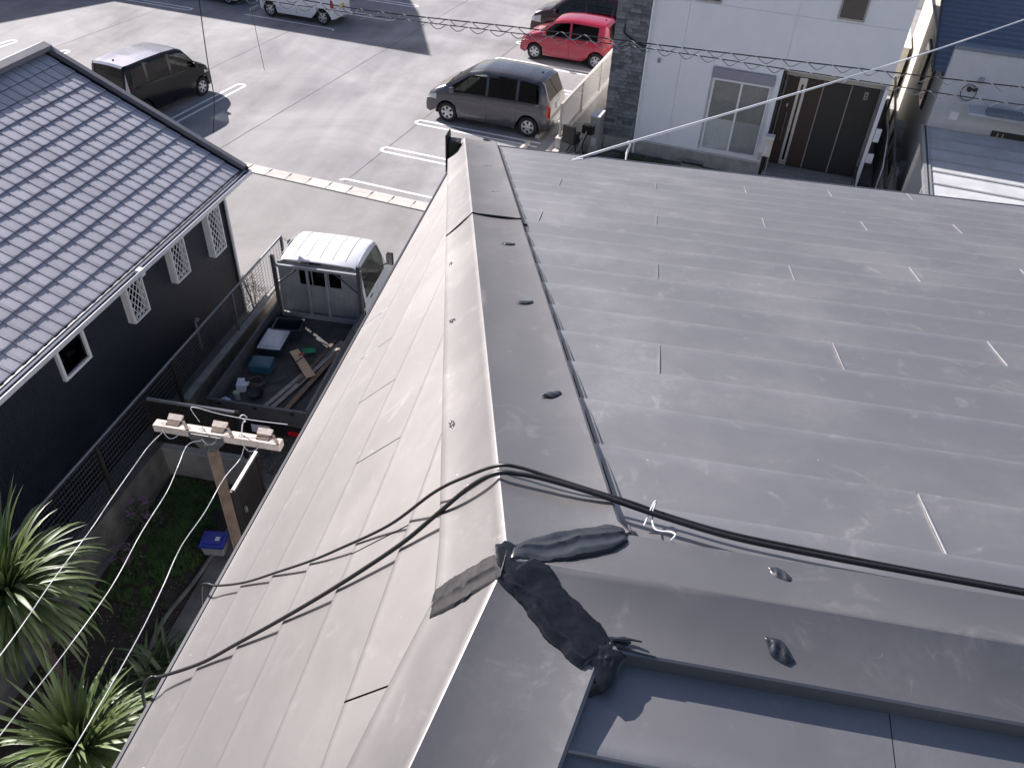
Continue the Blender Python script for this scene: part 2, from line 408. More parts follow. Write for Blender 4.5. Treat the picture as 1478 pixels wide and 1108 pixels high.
# painted bays
def loop(u0, v0, u1, v1, gap=.30, wd=.095, nm='bay_line', closed1=False):
    """two parallel lines joined by a round end at (u0, v0)"""
    d = Vector((u1-u0, v1-v0)); Lg = d.length; d /= Lg; n_ = Vector((-d.y, d.x))
    path = [(Lg, -gap/2), (gap/2, -gap/2)]
    path += [(gap/2-gap/2*math.sin(a), -gap/2*math.cos(a)) for a in [math.pi*k/10 for k in range(1, 10)]]
    path += [(gap/2, gap/2), (Lg, gap/2)]
    stripe(path, (u0,v0), d, n_, wd, nm)
def stripe(path, o, d, n_, wd, nm):
    P = [Vector(o)+d*a+n_*b for a, b in path]; rows = []
    for i, p in enumerate(P):
        t = (P[min(i+1,len(P)-1)]-P[max(i-1,0)]).normalized(); q = Vector((-t.y, t.x))*wd/2
        a, b = p+q, p-q
        rows.append([LF(a.x,a.y,.004), LF(b.x,b.y,.004)])
    MB().grid(rows).obj(nm, M_LINE, LOT)
X2, Y2 = Vector((1,0)), Vector((0,1))
stripe([(0,-.12),(.06,-.02),(.18,0),(4.4,0)], (-5.78,-5.10), X2, Y2, .085, 'bay_line')
for v in (-2.95,-.70,1.55,3.86,6.0,8.2,10.45,12.7): loop(-5.72, v, -1.75, v)
stripe([(0,0),(3.85,0),(4.05,-.04),(4.12,-.16)], (-16.7,6.20), X2, Y2, .085, 'bay_line')
for v in (8.45,10.7): loop(-11.2, v, -15.8, v)
for v in (3.95,): pass
for u in (-12.15,-14.5,-17.0,-19.35,-21.7,-24.0): loop(u, -.45, u, -4.6)
stripe([(0,.1),(.05,0),(2.3,0)], (-17.9,7.35), Y2, X2, .08, 'bay_line')
for v in (5.7,8.0): loop(-18.9, v, -23, v)
for (p, q) in [((-13.98,-5.3),(-13.98,9)), ((-9.76,-5.3),(-9.72,30)), ((-5.62,-5.3),(-5.62,24)), ((-20.0,-5.3),(-20.0,26)), ((-13.95,12),(-13.9,30))]:
    rows = []
    for i in range(41):
        t = i/40; u = p[0]+(q[0]-p[0])*t; v = p[1]+(q[1]-p[1])*t; j = .02*mnoise.noise((u*3, v*1.3, 0)); wdt = .014+.012*mnoise.noise((v*2.1, u, 3))
        rows.append([LF(u+j-wdt, v, .0025), LF(u+j+wdt, v, .0025)])
    MB().grid(rows).obj('pavement_seam', M_SEAM, LOT)
ws = MB(); ws.prism([(-.075,0),(.075,0),(.05,.11),(-.05,.11)], 'y', -.3, .3); wsm = ws.mesh('wheel_stop', M_CONCP, bevel=.012)
stops = [(-1.95,.02,'concrete wheel stop behind the rear wheel of the grey minivan'), (-2.07,-1.05,'concrete wheel stop beside the empty bay next to the grey minivan'),
         (-1.95,6.9,'concrete wheel stop behind the rear wheel of the red hatchback'), (-16.75,6.95,'concrete wheel stop ahead of the front wheel of the white hatchback')]
for u, v, lb in stops:
    o = link('wheel_stop', wsm, None, LF(u,v,0), (0,0,LOTRZ+random.uniform(-.05,.05))); tag(o, lb, 'wheel stop', 'concrete wheel stops of the car park')

# ------------------------------------------------------------------ our own house and its metal roof
PX_, PY_, PZ_ = -.143, 1.101, 8.25           # where the ridge and both hips meet (top of the capping)
KF, KL, KB = .265, 1.11, .27                 # slopes: front, left (steep), back
HX = KF/KL; HXB = KB/KL
SH = .03                                     # capping stands this high over the sheets
D = .021                                     # depth of a course step
HOUSE = thing('metal_roofed_house', 'house under a dark grey stepped metal roof with capped hips in the foreground', 'house', (3.0,2.0,0))
YE = 6.745                                   # front eave
XE = -1.49                                   # left eave
def zf(x, y): return PZ_-SH-KF*(y-PY_)
def zl(x, y): return PZ_-SH-KL*(PX_-x)
def zb(x, y): return PZ_-SH-KB*(PY_-y)
def hipx(y): return PX_-HX*(y-PY_) if y >= PY_ else PX_-HXB*(PY_-y)
# profile of a course: fraction down the course, height over the sheet plane
PROF = [(0,-D),(.12,-D*.95),(.35,-D*.77),(.6,-D*.50),(.80,-D*.235),(.92,-D*.07),(.975,0),(.995,-.001),(1.006,-.005),(1.006,-.012),(1.0,-D-.003)]
PROFL = [(t, h if t > .9 or t == 0 else -D*(1-t)*1.02) for t, h in PROF]
def panel(side, y0, y1, a, b, col='roof_panel', nx=None):
    """one sheet of a course. side f/b: y0->y1 downslope, x from a to b (None: follows the hip). side l: x0->x1, y from a to b"""
    rows = []
    for t, h in (PROF if side != 'l' else PROFL):
        s_ = y0+(y1-y0)*t
        if side == 'f':
            xa = max(a, hipx(s_)+.03) if a is not None else hipx(s_)+.03
            xb = b; nn = 8
            row = []
            for i in range(nn+1):
                x = xa+(xb-xa)*i/nn; e = 0
                row.append((x, s_, zf(x,s_)+h+.0012*mnoise.noise((x*2.2, s_*5, 1))))
        elif side == 'b':
            xa = max(a, hipx(s_)+.03) if a is not None else hipx(s_)+.03
            row = [(xa+(b-xa)*i/8, s_, zb(0,s_)+h+.001*mnoise.noise((i, s_*5, 2))) for i in range(9)]
        else:
            row = []
            ylo, yhi = a, b
            # hip limits at this x
            hi = min(yhi, YE, PY_+(PX_-s_)/HX*1.0 if s_ < PX_ else PY_)
            lo = max(ylo, PY_-(PX_-s_)/HXB)
            lo, hi = lo+.004, max(lo+.005, hi-.02 if hi < yhi else hi)
            row = [(s_-h*.0, lo+(hi-lo)*i/8, zl(s_,0)+h*1.25+.001*mnoise.noise((i, s_*7, 4))) for i in range(9)]
        rows.append(row)
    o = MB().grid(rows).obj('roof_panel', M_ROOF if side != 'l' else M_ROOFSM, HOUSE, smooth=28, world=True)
    at = o.data.attributes.new('wear', 'FLOAT', 'POINT'); nr_ = len(rows[0])
    for i_, (t, h) in enumerate(PROF):
        wv_ = smoothstep(.80, .99, t)*(1 if t < 1.003 else .6)
        for j_ in range(nr_): at.data[i_*nr_+j_].value = wv_*(.2 if side == 'l' else 1)
XR = 9.5
yk = lambda k: 1.425+.28*k
for k in range(0, 20):
    y0, y1 = max(yk(k-1), PY_+.05), min(yk(k), YE+.01)
    j = .20+.70*((k-4) % 4)-2.8
    cuts = [None]
    x = j
    while x < XR and k > 0:
        if x > hipx(y1)+.2: cuts.append(x)
        x += 2.8
    cuts.append(XR)
    for a, b in zip(cuts, cuts[1:]):
        panel('f', y0, y1, None if a is None else a+.0008, b-.0008)
xk = lambda k: -.288-.2*k
for k in range(0, 7):
    x0, x1 = (xk(k-1) if k else -.20), max(xk(k), XE)
    if x0 <= XE+.02: break
    ys = [-6]+[y for y in [-2.0+.585*(k-1)+.92-2.8+2.8*i+1.08+.92 for i in range(6)] if False]
    base = .92+.585*(k-1)
    cuts = [-5.0]+sorted(c for c in (base-2.8*2, base-2.8, base, base+2.8, base+5.6) if -4.6 < c < (PY_+(PX_-x1)/HX)-.15)+[YE]
    for a, b in zip(cuts, cuts[1:]): panel('l', x0, x1, a+.0009, b-.0009)
ykb = lambda k: .765-.28*(k-1)
for k in range(1, 16):
    y0, y1 = (PY_-.05 if k == 1 else ykb(k-1)), ykb(k)
    j = .66+.70*((k-1) % 4)
    cuts = [None]+[j+2.8*i for i in range(-2, 4) if hipx(y1)+.2 < j+2.8*i < XR]+[XR]
    for a, b in zip(cuts, cuts[1:]): panel('b', y0, y1, None if a is None else a+.001, b-.001)
# sheet edge markings at joints: thin folded seam strips standing a few mm proud
for k in range(1, 20):
    y0, y1 = yk(k-1), min(yk(k), YE)
    x = .20+.70*((k-4) % 4)-2.8
    while x < XR:
        if x > hipx(y1)+.45:
            MB().bar((x+.002,y0+.012,zf(x,y0+.012)-D*.96+.001),(x+.002,y1-.012,zf(x,y1-.012)+.0008),.0035,.0045).obj('joint_fold', M_ALU, HOUSE, world=True)
        x += 2.8
# capping: profile swept along ridge and hips (each length is one piece)
def cap(pts, wl, wr, nl_, nr_, name='ridge_cap', dropl=.05, dropr=.05, lift=0.0, flange=0.0):
    """pts: crease points; wl, wr: horizontal offset vectors (per point callable) to the left and right edges, on the planes"""
    rows = []
    for p in pts:
        p = Vector(p)+Vector((0,0,lift)); a = Vector(wl(p)); b = Vector(wr(p))
        br = .0025
        row = [a-Vector((0,0,dropl))+nl_*.0, a-Vector((0,0,.003))+nl_*.0015, a+(p-a)*.02]
        sg = .036*(p-a).length
        for t in (.12,.28,.45,.62,.78,.90): row.append(a+(p-a)*t+Vector((0,0,.0022*mnoise.noise((p.x*3+t*2, p.y*3, 5))-4*sg*t*(1-t))))
        sg = .036*(p-b).length
        row += [p+(a-p).normalized()*br, p+Vector((0,0,-.0008)), p+(b-p).normalized()*br]
        for t in (.90,.78,.62,.45,.28,.12): row.append(b+(p-b)*t+Vector((0,0,.0022*mnoise.noise((p.x*3-t*2, p.y*3, 9))-4*sg*t*(1-t))))
        row += [b+(p-b)*.02, b-Vector((0,0,.003))+nr_*.0015, b-Vector((0,0,dropr))]
        if flange: row += [b-Vector((0,0,dropr))+nr_*.010, b-Vector((0,0,dropr-.012))+nr_*.018, b-Vector((0,0,dropr-.012))+nr_*.034, b-Vector((0,0,dropr+.004))+nr_*.036]
        rows.append(row)
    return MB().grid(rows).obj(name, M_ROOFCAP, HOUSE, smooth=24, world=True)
ptf = lambda x, y: Vector((x, y, PZ_-KF*(y-PY_)))
ptl = lambda x, y: Vector((x, y, PZ_-KL*(PX_-x)))
ptb = lambda x, y: Vector((x, y, PZ_-KB*(PY_-y)))
CF, CB_, CHR, CHL, CBR, CBL = .155, .155, .285, .155, .267, .165
def seg(p, q, n): p, q = Vector(p), Vector(q); return [p+(q-p)*i/n for i in range(n+1)]
# long ridge to the right
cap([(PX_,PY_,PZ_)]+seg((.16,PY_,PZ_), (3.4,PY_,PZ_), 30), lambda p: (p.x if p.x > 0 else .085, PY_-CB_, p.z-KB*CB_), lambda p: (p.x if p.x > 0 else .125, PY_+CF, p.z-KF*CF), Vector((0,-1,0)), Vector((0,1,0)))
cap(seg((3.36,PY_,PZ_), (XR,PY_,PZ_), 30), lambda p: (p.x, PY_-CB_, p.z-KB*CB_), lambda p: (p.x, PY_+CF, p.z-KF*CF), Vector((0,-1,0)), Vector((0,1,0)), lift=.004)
# hip to the far corner, two lengths with a lapped joint
def hipline(y): return Vector((hipx(y), y, PZ_-KF*(y-PY_)))
def hl(p):
    if p.y < PY_+.05: return ptl(-.306, PY_-.01)
    return ptl(p.x-CHL, p.y)+Vector((0,0,p.z-(PZ_-KF*(p.y-PY_))))
def hr(p):
    if p.y < PY_+.05: return ptf(.122, PY_+CF+.012)
    return ptf(p.x+CHR, p.y)+Vector((0,0,p.z-(PZ_-KF*(p.y-PY_))))
nH = Vector((.97,.24,0))
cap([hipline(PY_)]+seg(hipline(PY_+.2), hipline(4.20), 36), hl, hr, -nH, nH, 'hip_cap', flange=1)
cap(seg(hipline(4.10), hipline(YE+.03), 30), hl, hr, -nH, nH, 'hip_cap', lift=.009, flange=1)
# nearer hip running down to the left
def hiplb(y): return Vector((hipx(y), y, PZ_-KB*(PY_-y)))
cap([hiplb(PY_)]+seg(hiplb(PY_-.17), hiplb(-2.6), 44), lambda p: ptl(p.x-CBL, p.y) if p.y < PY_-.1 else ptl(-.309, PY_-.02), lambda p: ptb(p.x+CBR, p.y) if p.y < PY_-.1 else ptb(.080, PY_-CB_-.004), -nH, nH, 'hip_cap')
# folded lead-in at the lapped joint
for a, b in ((hl(hipline(4.105)), hipline(4.105)), (hipline(4.105), hr(hipline(4.105)))):
    MB().bar(a+Vector((0,-.002,.002)), b+Vector((0,-.002,.002)), .007, .005).obj('joint_bead', M_PUTTY, HOUSE, world=True)
# eaves: dark drip edge, fascia and gutter
MB().bar((XE-.010,-5.0,zl(XE,0)-.026),(XE-.010,YE,zl(XE,0)-.026),.012,.05).obj('eaves_flashing', M_TRIM, HOUSE, world=True)
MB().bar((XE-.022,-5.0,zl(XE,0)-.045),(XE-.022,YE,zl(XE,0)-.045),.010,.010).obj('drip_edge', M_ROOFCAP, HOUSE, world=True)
MB().bar((hipx(YE),YE+.015,zf(0,YE)-.03),(XR,YE+.015,zf(0,YE)-.03),.02,.06).obj('eaves_flashing', M_TRIM, HOUSE, world=True)
gt = MB(); gt.box((-1.62,6.54,6.50),(-1.60,6.68,6.86)); gt.box((-1.60,6.56,6.54),(-1.50,6.66,6.80))
gt.obj('gutter_end_box', M_BLACKPL, HOUSE, world=True, bevel=.008)
MB().box((-1.0,-4.4,0),(9.0,6.2,6.58)).obj('wall', M_WALLG, HOUSE, world=True)
MB().add([(XE,-5,6.58),(XR,-5,6.58),(XR,YE,6.58),(XE,YE,6.58)], [(0,1,2,3)]).obj('soffit', M_WALLG, HOUSE, world=True)

# sealant: putty patches over the cap junction and dabs over the screw heads
def ribbon(A, B, plane, thick=.007, nl_=46, nw=16, ridge=(), seed=0, name='sealant_patch', base=-.0022, m_=None):
    """trowelled strip between two edge polylines lying on a cap plane"""
    def along(Pl, t):
        x = t*(len(Pl)-1); i = min(int(x), len(Pl)-2); return Vector(Pl[i]).lerp(Vector(Pl[i+1]), x-i)
    rows = []
    for i in range(nl_+1):
        t = i/nl_; a, b = along(A, t), along(B, t); wv = (b-a); row = []
        ja = .008*mnoise.noise((t*7, seed, 0))+.0025*mnoise.noise((t*31, seed, 7)); jb = .005*mnoise.noise((t*9, seed, 5))+.0025*mnoise.noise((t*31, seed, 8))
        a2 = a-wv.normalized()*ja; b2 = b+wv.normalized()*jb
        for j in range(nw+1):
            s_ = j/nw; p = a2.lerp(b2, s_)
            e = min(s_, 1-s_)*nw; prof = smoothstep(0, 1.2, e)*smoothstep(0, .04, t)*smoothstep(0, .04, 1-t)
            h = thick*(.55+.75*mnoise.noise((t*3.4, s_*1.7, seed+2)))
            h += thick*.22*abs(mnoise.noise((t*2.4, s_*7+mnoise.noise((t*3,1,seed))*1.2, seed+4)))
            for rs, rw, rh in ridge:
                h += rh*math.exp(-((s_-(rs+.10*mnoise.noise((t*4, seed, 11))))/rw)**2)*smoothstep(.03,.2,t)
            row.append((p.x, p.y, plane(p.x, p.y)+base+(h+.0015)*prof-.009*(1-prof)))
        rows.append(row)
    return MB().grid(rows).obj(name, m_ or M_PUTTY, HOUSE, smooth=50, world=True)
LA = ([(-.139,1.123),(-.18,1.136),(-.224,1.134),(-.28,1.131),(-.315,1.115)], [(-.146,1.046),(-.159,1.043),(-.204,1.041),(-.242,1.032),(-.31,1.03)])
RA = ([(-.141,1.136),(-.113,1.171),(-.077,1.203),(-.031,1.229),(.005,1.25),(.06,1.285),(.115,1.275)], [(-.145,1.098),(-.10,1.099),(-.05,1.103),(-.01,1.130),(.034,1.155),(.08,1.187),(.122,1.235)])
BA = ([(-.163,1.050),(-.131,1.027),(-.103,1.012),(-.070,.984),(-.030,.947),(.012,.915),(.052,.895)], [(-.10,1.108),(-.045,1.101),(-.027,1.072),(.004,1.046),(.039,1.020),(.076,.994),(.108,.962)])
plF = lambda x, y: PZ_-KF*(y-PY_)
plL = lambda x, y: PZ_-KL*(PX_-x)
plB = lambda x, y: PZ_-KB*(PY_-y)
ML = mat('putty_dry', (.024,.024,.027), .45, 0, var=.3, vscale=30, bump=.12, bscale=30)
MR_ = mat('putty_grey_sheen', (.022,.025,.032), .30, 0, var=.3, vscale=30, bump=.08, bscale=22, spec=.7)
tag(ribbon(LA[0], LA[1], plL, .007, ridge=((.55,.05,.008),(.2,.05,.003)), seed=1, m_=ML), 'matt grey-black sealant strip on the sunlit side')
tag(ribbon(RA[0], RA[1], plF, .008, ridge=((.42,.07,.006),(.80,.05,.002)), seed=2, m_=MR_), 'bluish sealant strip with trowel ridges')
tag(ribbon(BA[0], BA[1], plB, .008, nl_=60, nw=22, ridge=((.22,.035,.005),(.85,.03,.003)), seed=3), 'broad glossy black sealant strip in the shade')
# lump where the three caps meet and the frayed end by the cap edge
def lump(c, ax, ay, hgt, seed, n=22, rings=9, name='sealant_lump', m_=None, edge=.18, up=Vector((0,0,1))):
    ax, ay = Vector(ax), Vector(ay); vs = []; fs = []; c = Vector(c)
    vs.append(tuple(c+up*hgt))
    for i in range(1, rings+1):
        r_ = i/rings
        for k in range(n):
            a = k*math.tau/n
            q = r_*(1+edge*mnoise.noise((math.cos(a)*1.6+seed, math.sin(a)*1.6, seed)))
            hh = hgt*(1-r_**2.6)*(1+.35*mnoise.noise((math.cos(a)*r_*3+seed, math.sin(a)*r_*3, seed+3)))+.12*hgt*math.sin(r_*16+a*2)*(1-r_)
            vs.append(tuple(c+ax*math.cos(a)*q+ay*math.sin(a)*q+up*(hh if i < rings else -.001)))
    for k in range(n): fs.append((0, 1+k, 1+(k+1) % n))
    for i in range(rings-1):
        for k in range(n): fs.append((1+i*n+k, 1+(i+1)*n+k, 1+(i+1)*n+(k+1) % n, 1+i*n+(k+1) % n))
    return MB().add(vs, fs).obj(name, m_ or M_PUTTY, HOUSE, smooth=60, world=True)
lump((-.128,1.098,8.245), (.044,-.004,-.004), (-.010,.048,.004), .004, 3, edge=.45)
lump((-.098,1.088,8.244), (.050,-.02,-.002), (.004,.030,.004), .003, 9, edge=.5)
lump((.088,.925,8.196), (.040,.012,.004), (-.012,.040,.010), .011, 5, edge=.5)
lump((.108,.962,8.206), (.05,.004,.002), (-.004,.018,.005), .006, 11, edge=.4)
lump((.072,.892,8.165), (.03,.004,.002), (-.004,.022,.012), .024, 14, edge=.4)
lump((.118,1.262,8.199), (.024,.0,.0), (-.0,.022,-.006), .006, 12, edge=.4)
for pts_ in ([(.10,.965,8.218),(.135,.970,8.221),(.16,.968,8.223)], [(.11,.955,8.214),(.15,.950,8.210),(.19,.948,8.209)]):
    MB().tube(pts_, [.004,.003,.002,.0015][:len(pts_)], 5).obj('sealant_strand', M_PUTTY, HOUSE, world=True, smooth=60)
def dab(x, y, pl, ang, L_, W_, h_, seed, nrm):
    """smeared comma of sealant, three wavy layers"""
    n = Vector(nrm).normalized(); t = Vector((math.cos(ang), math.sin(ang), 0)); t = (t-n*t.dot(n)).normalized(); b = n.cross(t)
    c = Vector((x, y, pl(x, y))); rows = []
    for i in range(15):
        s_ = i/14; wd = W_*(math.sin(math.pi*min(1, s_*.80+.12))**.8)*(1 if s_ < .93 else .6)*(1-.75*max(0, .35-s_)/.35)
        cc = c+t*(s_-.5)*L_+b*W_*.55*math.sin(s_*2.6+seed)*.5; row = []
        for j in range(11):
            q = j/10*2-1
            h = h_*(1-abs(q)**2.5)*smoothstep(0,.12,s_)*smoothstep(0,.08,1-s_)*(.75+.35*math.sin(s_*17+q*2.6+seed)+.2*mnoise.noise((s_*6, q*3, seed)))
            row.append(tuple(cc+b*q*wd+n*(max(h, 0)-.0045)))
        rows.append(row)
    MB().grid(rows).obj('sealant_dab', MR_, HOUSE, smooth=60, world=True)
NF, NL, NB = (0,KF,1), (-KL,0,1), (0,-KB,1)
for i, (x, y) in enumerate([(-1.285,6.42),(-1.063,5.605),(-.844,4.743),(-.563,3.582),(-.35,2.745),(-.144,1.931)]): dab(x, y, plF, .15+.2*(i % 3), .075, .018, .006, i, NF)
for i, (x, y) in enumerate([(-1.248,5.121),(-1.069,4.391),(-.85,3.508),(-.652,2.714),(-.446,1.845)]): dab(x, y, plL, 2.2+.3*(i % 2), .075, .014, .006, i+7, NL)
dab(.452, 1.206, plF, -.45, .060, .019, .006, 1.3, NF); dab(.436, 1.006, plB, -.55, .072, .021, .008, 2.1, NB)
dab(1.45, 1.20, plF, -.3, .06, .018, .006, 4.3, NF); dab(1.46, 1.0, plB, .4, .066, .02, .007, 5.1, NB)
for k_, (x, y) in enumerate([(-.58,-.2),(-.30,-.3)]): dab(x, y, plL if k_ == 0 else plB, .4, .07, .018, .006, k_+20, NL if k_ == 0 else NB)

# ------------------------------------------------------------------ cables lying over the roof
def catmull(P, n=8):
    P = [Vector(p) for p in P]; P = [P[0]*2-P[1]]+P+[P[-1]*2-P[-2]]; out = []
    for i in range(1, len(P)-2):
        for k in range(n):
            t = k/n; a, b, c, d = P[i-1:i+3]
            out.append(.5*((2*b)+(c-a)*t+(2*a-5*b+4*c-d)*t*t+(3*b-a-3*c+d)*t**3))
    return out+[P[-2]]
def overleft(x, y, h=.012): return (x, y, zl(x, y)+h)
CA = [(-1.56,1.84,6.62),(-1.545,1.86,6.74),(-1.50,1.84,6.80),(-1.43,1.815,6.84)]+[(x, y, zl(x,y)+.014) for x, y in ((-1.25,1.745),(-1.05,1.665),(-.88,1.60),(-.76,1.565),(-.56,1.52))]
CA += [(-.40,1.468,8.01),(-.30,1.456,8.11),(-.225,1.445,8.172),(-.17,1.444,8.178),(-.10,1.43,8.178),(.01,1.405,8.18),(.12,1.385,8.178),(.21,1.368,8.172),(.36,1.34,8.175),(.56,1.325,8.178),(.8,1.315,8.178),(1.1,1.308,8.178),(1.6,1.30,8.178),(2.6,1.33,8.168),(5,1.36,8.155),(9.6,1.36,8.155)]
CBp = [(-1.55,1.36,6.64),(-1.545,1.38,6.74),(-1.51,1.40,6.80),(-1.46,1.405,6.82)]+[(x, y, zl(x,y)+.016) for x, y in ((-1.26,1.392),(-1.08,1.38),(-.89,1.37),(-.69,1.37),(-.49,1.388))]
CBp += [(-.385,1.405,7.985),(-.29,1.405,8.12),(-.225,1.408,8.18),(-.17,1.412,8.187),(-.10,1.408,8.188),(.03,1.385,8.188),(.12,1.365,8.186),(.21,1.346,8.184),(.36,1.318,8.186),(.56,1.304,8.188),(.8,1.297,8.188),(1.1,1.29,8.188),(1.6,1.282,8.188),(2.6,1.31,8.176),(5,1.34,8.165),(9.6,1.34,8.165)]
tag(MB().tube(catmull(CA), .0048, 8).obj('black_cable', M_CABLE, smooth=60), 'thinner black cable, the upper of the two laid across the metal roof', 'cable', 'black cables laid over the roof')
tag(MB().tube(catmull(CBp), .0066, 8).obj('black_cable', M_CABLE, smooth=60), 'thicker black cable, the lower of the two crossing the hip capping', 'cable', 'black cables laid over the roof')
tie = [(.155,1.33,8.165),(.17,1.372,8.196),(.178,1.392,8.187),(.172,1.36,8.174),(.18,1.31,8.180),(.215,1.30,8.190),(.225,1.285,8.200),(.213,1.255,8.212)]
tag(MB().tube(catmull(tie, 5), .0022, 6).obj('cable_tie', M_WHWIRE, smooth=60), 'thin white wire tie looped round the two black cables', 'wire tie')

# ------------------------------------------------------------------ tiled single-storey house on the left
LRZ = R(-1.94)
LH = thing('tiled_house', 'dark ribbed single-storey house with a grey tiled roof and small lattice-covered windows on the left', 'house', (-7.0,12.92,0), LRZ)
# local frame: x to the right (towards us), y away; eave edge at x=0, front verge at y=0, ridge at x=-3.4
SL = .518; EZ = 3.07; RX = -3.41; RZt = EZ+SL*3.41
LEN = 13.0
lw = MB(); lw.box((-6.4,-LEN+.3,0),(-.40,-.22,2.98)); lw.obj('wall', M_SIDE, LH)
gbl = MB(); gbl.prism([(-6.4,2.98),(-.40,2.98),(RX,2.98+1.56)], 'y', -LEN+.3, -.22); gbl.obj('gable', M_SIDE, LH)
dk = MB()
n_s = Vector((SL,0,1)).normalized(); t_s = Vector((-1,0,SL)).normalized()
dk.obox(Vector((-1.70,-LEN/2,EZ-.09+SL*1.70)), t_s*1.95, (0,LEN/2-.02,0), n_s*.045)
n_o = Vector((-SL,0,1)).normalized(); t_o = Vector((-1,0,-SL)).normalized()
dk.obox(Vector((RX-1.70,-LEN/2,RZt-.09-SL*1.70)), t_o*1.95, (0,LEN/2-.02,0), n_o*.045)
dk.obj('roof_deck', M_TRIM, LH)
# the roof slope we cannot see, as a plain tiled sheet
ob = MB(); rows = []
for i in range(14):
    for e in (0, 1):
        x = RX-.26*(i+e); z = RZt-SL*.26*(i+e)+.02+(.035 if e else 0)
        rows.append([(x,-LEN,z),(x,-.05,z)])
ob.grid(rows).obj('roof_slope', M_TILE, LH)
# one roof tile: wide pan, double roll on the left, thick lower lip
TW, TE = .2085, .288
M_LAPSHADE = mat('lap_shade', (.055,.055,.065), .8, 0, var=.3, vscale=12)
def tile_mesh():
    prof = [(0,.000),(.003,.013),(.018,.0155),(.026,.009),(.033,.0145),(.045,.013),(.053,.003),(.075,.0),(.12,.001),(.165,.003),(.190,.006),(.2065,.008)]
    mb = MB(); rows = []
    for s_, lift in ((-.02,-.012),(.06,-.005),(.20,.006),(.262,.010),(.280,.0105),(.288,.006),(.288,-.010)):
        rows.append([(s_, -w_, h*.62*(1.0 if s_ > .02 else .7)+lift*.82) for w_, h in prof])
    mb.grid(rows)
    me = mb.mesh('roof_tile', [M_TILE, M_LAPSHADE], smooth=32); nc_ = len(prof)-1
    for q in me.polygons:                       # shade lines painted into the side lap and on the cut lower lip
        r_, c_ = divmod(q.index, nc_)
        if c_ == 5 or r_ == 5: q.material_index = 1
    return me
TM = tile_mesh()
M3 = Matrix((Vector((1,0,-SL)).normalized(), Vector((0,1,0)), Vector((SL,0,1)).normalized())).transposed().to_4x4()
eul = M3.to_euler()
rowsN = int(3.83/TE); allt = []
slopeL = math.hypot(3.41, 3.41*SL)
for r_ in range(14):
    s0 = slopeL-TE*(r_+1)-.0            # distance from the eave is measured up; lower lip position
    for c_ in range(int((LEN-.3)/TW)):
        d_up = TE*r_+.02
        y = -.16-c_*TW-(TW*.5 if False else 0)
        x = -(d_up+TE)*math.cos(math.atan(SL)); z = EZ+(d_up+TE)*math.sin(math.atan(SL))
        if x < RX+.05: continue
        allt.append((x, y, z, r_, c_))
# local camera position for deciding which tiles show largest
camL = mw(LH).inverted() @ Vector((0,0,9.65))
def vis(t):
    wp = mw(LH) @ Vector(t[:3]); q = wp-Vector((0,0,9.65)); f_ = q.dot(Fv)
    px_ = 512+q.dot(Rv)/f_*805.6; return px_ > -25
seen = [t for t in allt if vis(t)]; hid = [t for t in allt if not vis(t)]
seen.sort(key=lambda t: (Vector(t[:3])-camL).length)
for t in seen[:300]:
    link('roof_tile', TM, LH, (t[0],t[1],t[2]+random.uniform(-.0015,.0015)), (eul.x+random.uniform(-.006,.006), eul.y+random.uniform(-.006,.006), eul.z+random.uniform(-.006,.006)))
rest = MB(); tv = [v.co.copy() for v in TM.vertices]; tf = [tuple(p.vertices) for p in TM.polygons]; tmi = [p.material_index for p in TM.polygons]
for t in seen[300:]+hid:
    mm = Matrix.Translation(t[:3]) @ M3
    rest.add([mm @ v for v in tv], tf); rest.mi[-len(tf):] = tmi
ro = rest.obj('roof_tile_field', [M_TILE, M_LAPSHADE], LH, smooth=32); ro['kind'] = 'stuff'
# ridge cap, verges
MB().prism([(-.15,-.035),(-.14,.035),(0,.085),(.14,.035),(.15,-.035)], 'y', -LEN, 0.0).obj('ridge_cap', M_VERGE, LH, loc=(RX,0,RZt+.035))
for sgn, nm in ((1,'verge_cap'),(-1,'verge_cap')):
    a, b = Vector((.04*sgn if sgn > 0 else RX*2-.04, -.03, EZ-.01)), Vector((RX, -.03, RZt+.01))
    MB().bar(a+Vector((0,0,.045)), b+Vector((0,0,.045)), .10, .09, up=(0,0,1)).obj(nm, M_VERGE, LH)
    MB().bar(a+Vector((0,.052,-.06)), b+Vector((0,.052,-.06)), .02, .2).obj('bargeboard', M_TRIM, LH)
MB().bar((.01,-LEN,EZ-.055),(.01,-.02,EZ-.055),.03,.12).obj('fascia', M_TRIM, LH)
g_ = MB(); rows = []
for y in (-LEN, .02): rows.append([(.03,y,EZ-.02),(.035,y,EZ-.09),(.06,y,EZ-.12),(.105,y,EZ-.12),(.13,y,EZ-.09),(.135,y,EZ-.015),(.125,y,EZ-.015),(.12,y,EZ-.085),(.1,y,EZ-.108),(.065,y,EZ-.108)])
g_.grid(rows); g_.add([(.03,.02,EZ-.02),(.03,.02,EZ-.12),(.13,.02,EZ-.12),(.135,.02,EZ-.015)], [(0,1,2,3)])
g_.obj('rain_gutter', M_GUTW, LH)
for y in (-3.6,-6.9,-10.2): MB().box((.025,y-.05,EZ-.126),(.140,y+.05,EZ-.014)).obj('gutter_bracket', M_GUTW, LH)
MB().box((-.40,-.27,0),(-.36,-.215,2.98)).obj('corner_trim', M_VERGE, LH)
MB().tube([(-.33,-.30,EZ-.12),(-.34,-.30,2.7),(-.34,-.30,0.02)], .026, 8).obj('downpipe', M_GUTW, LH, smooth=60)
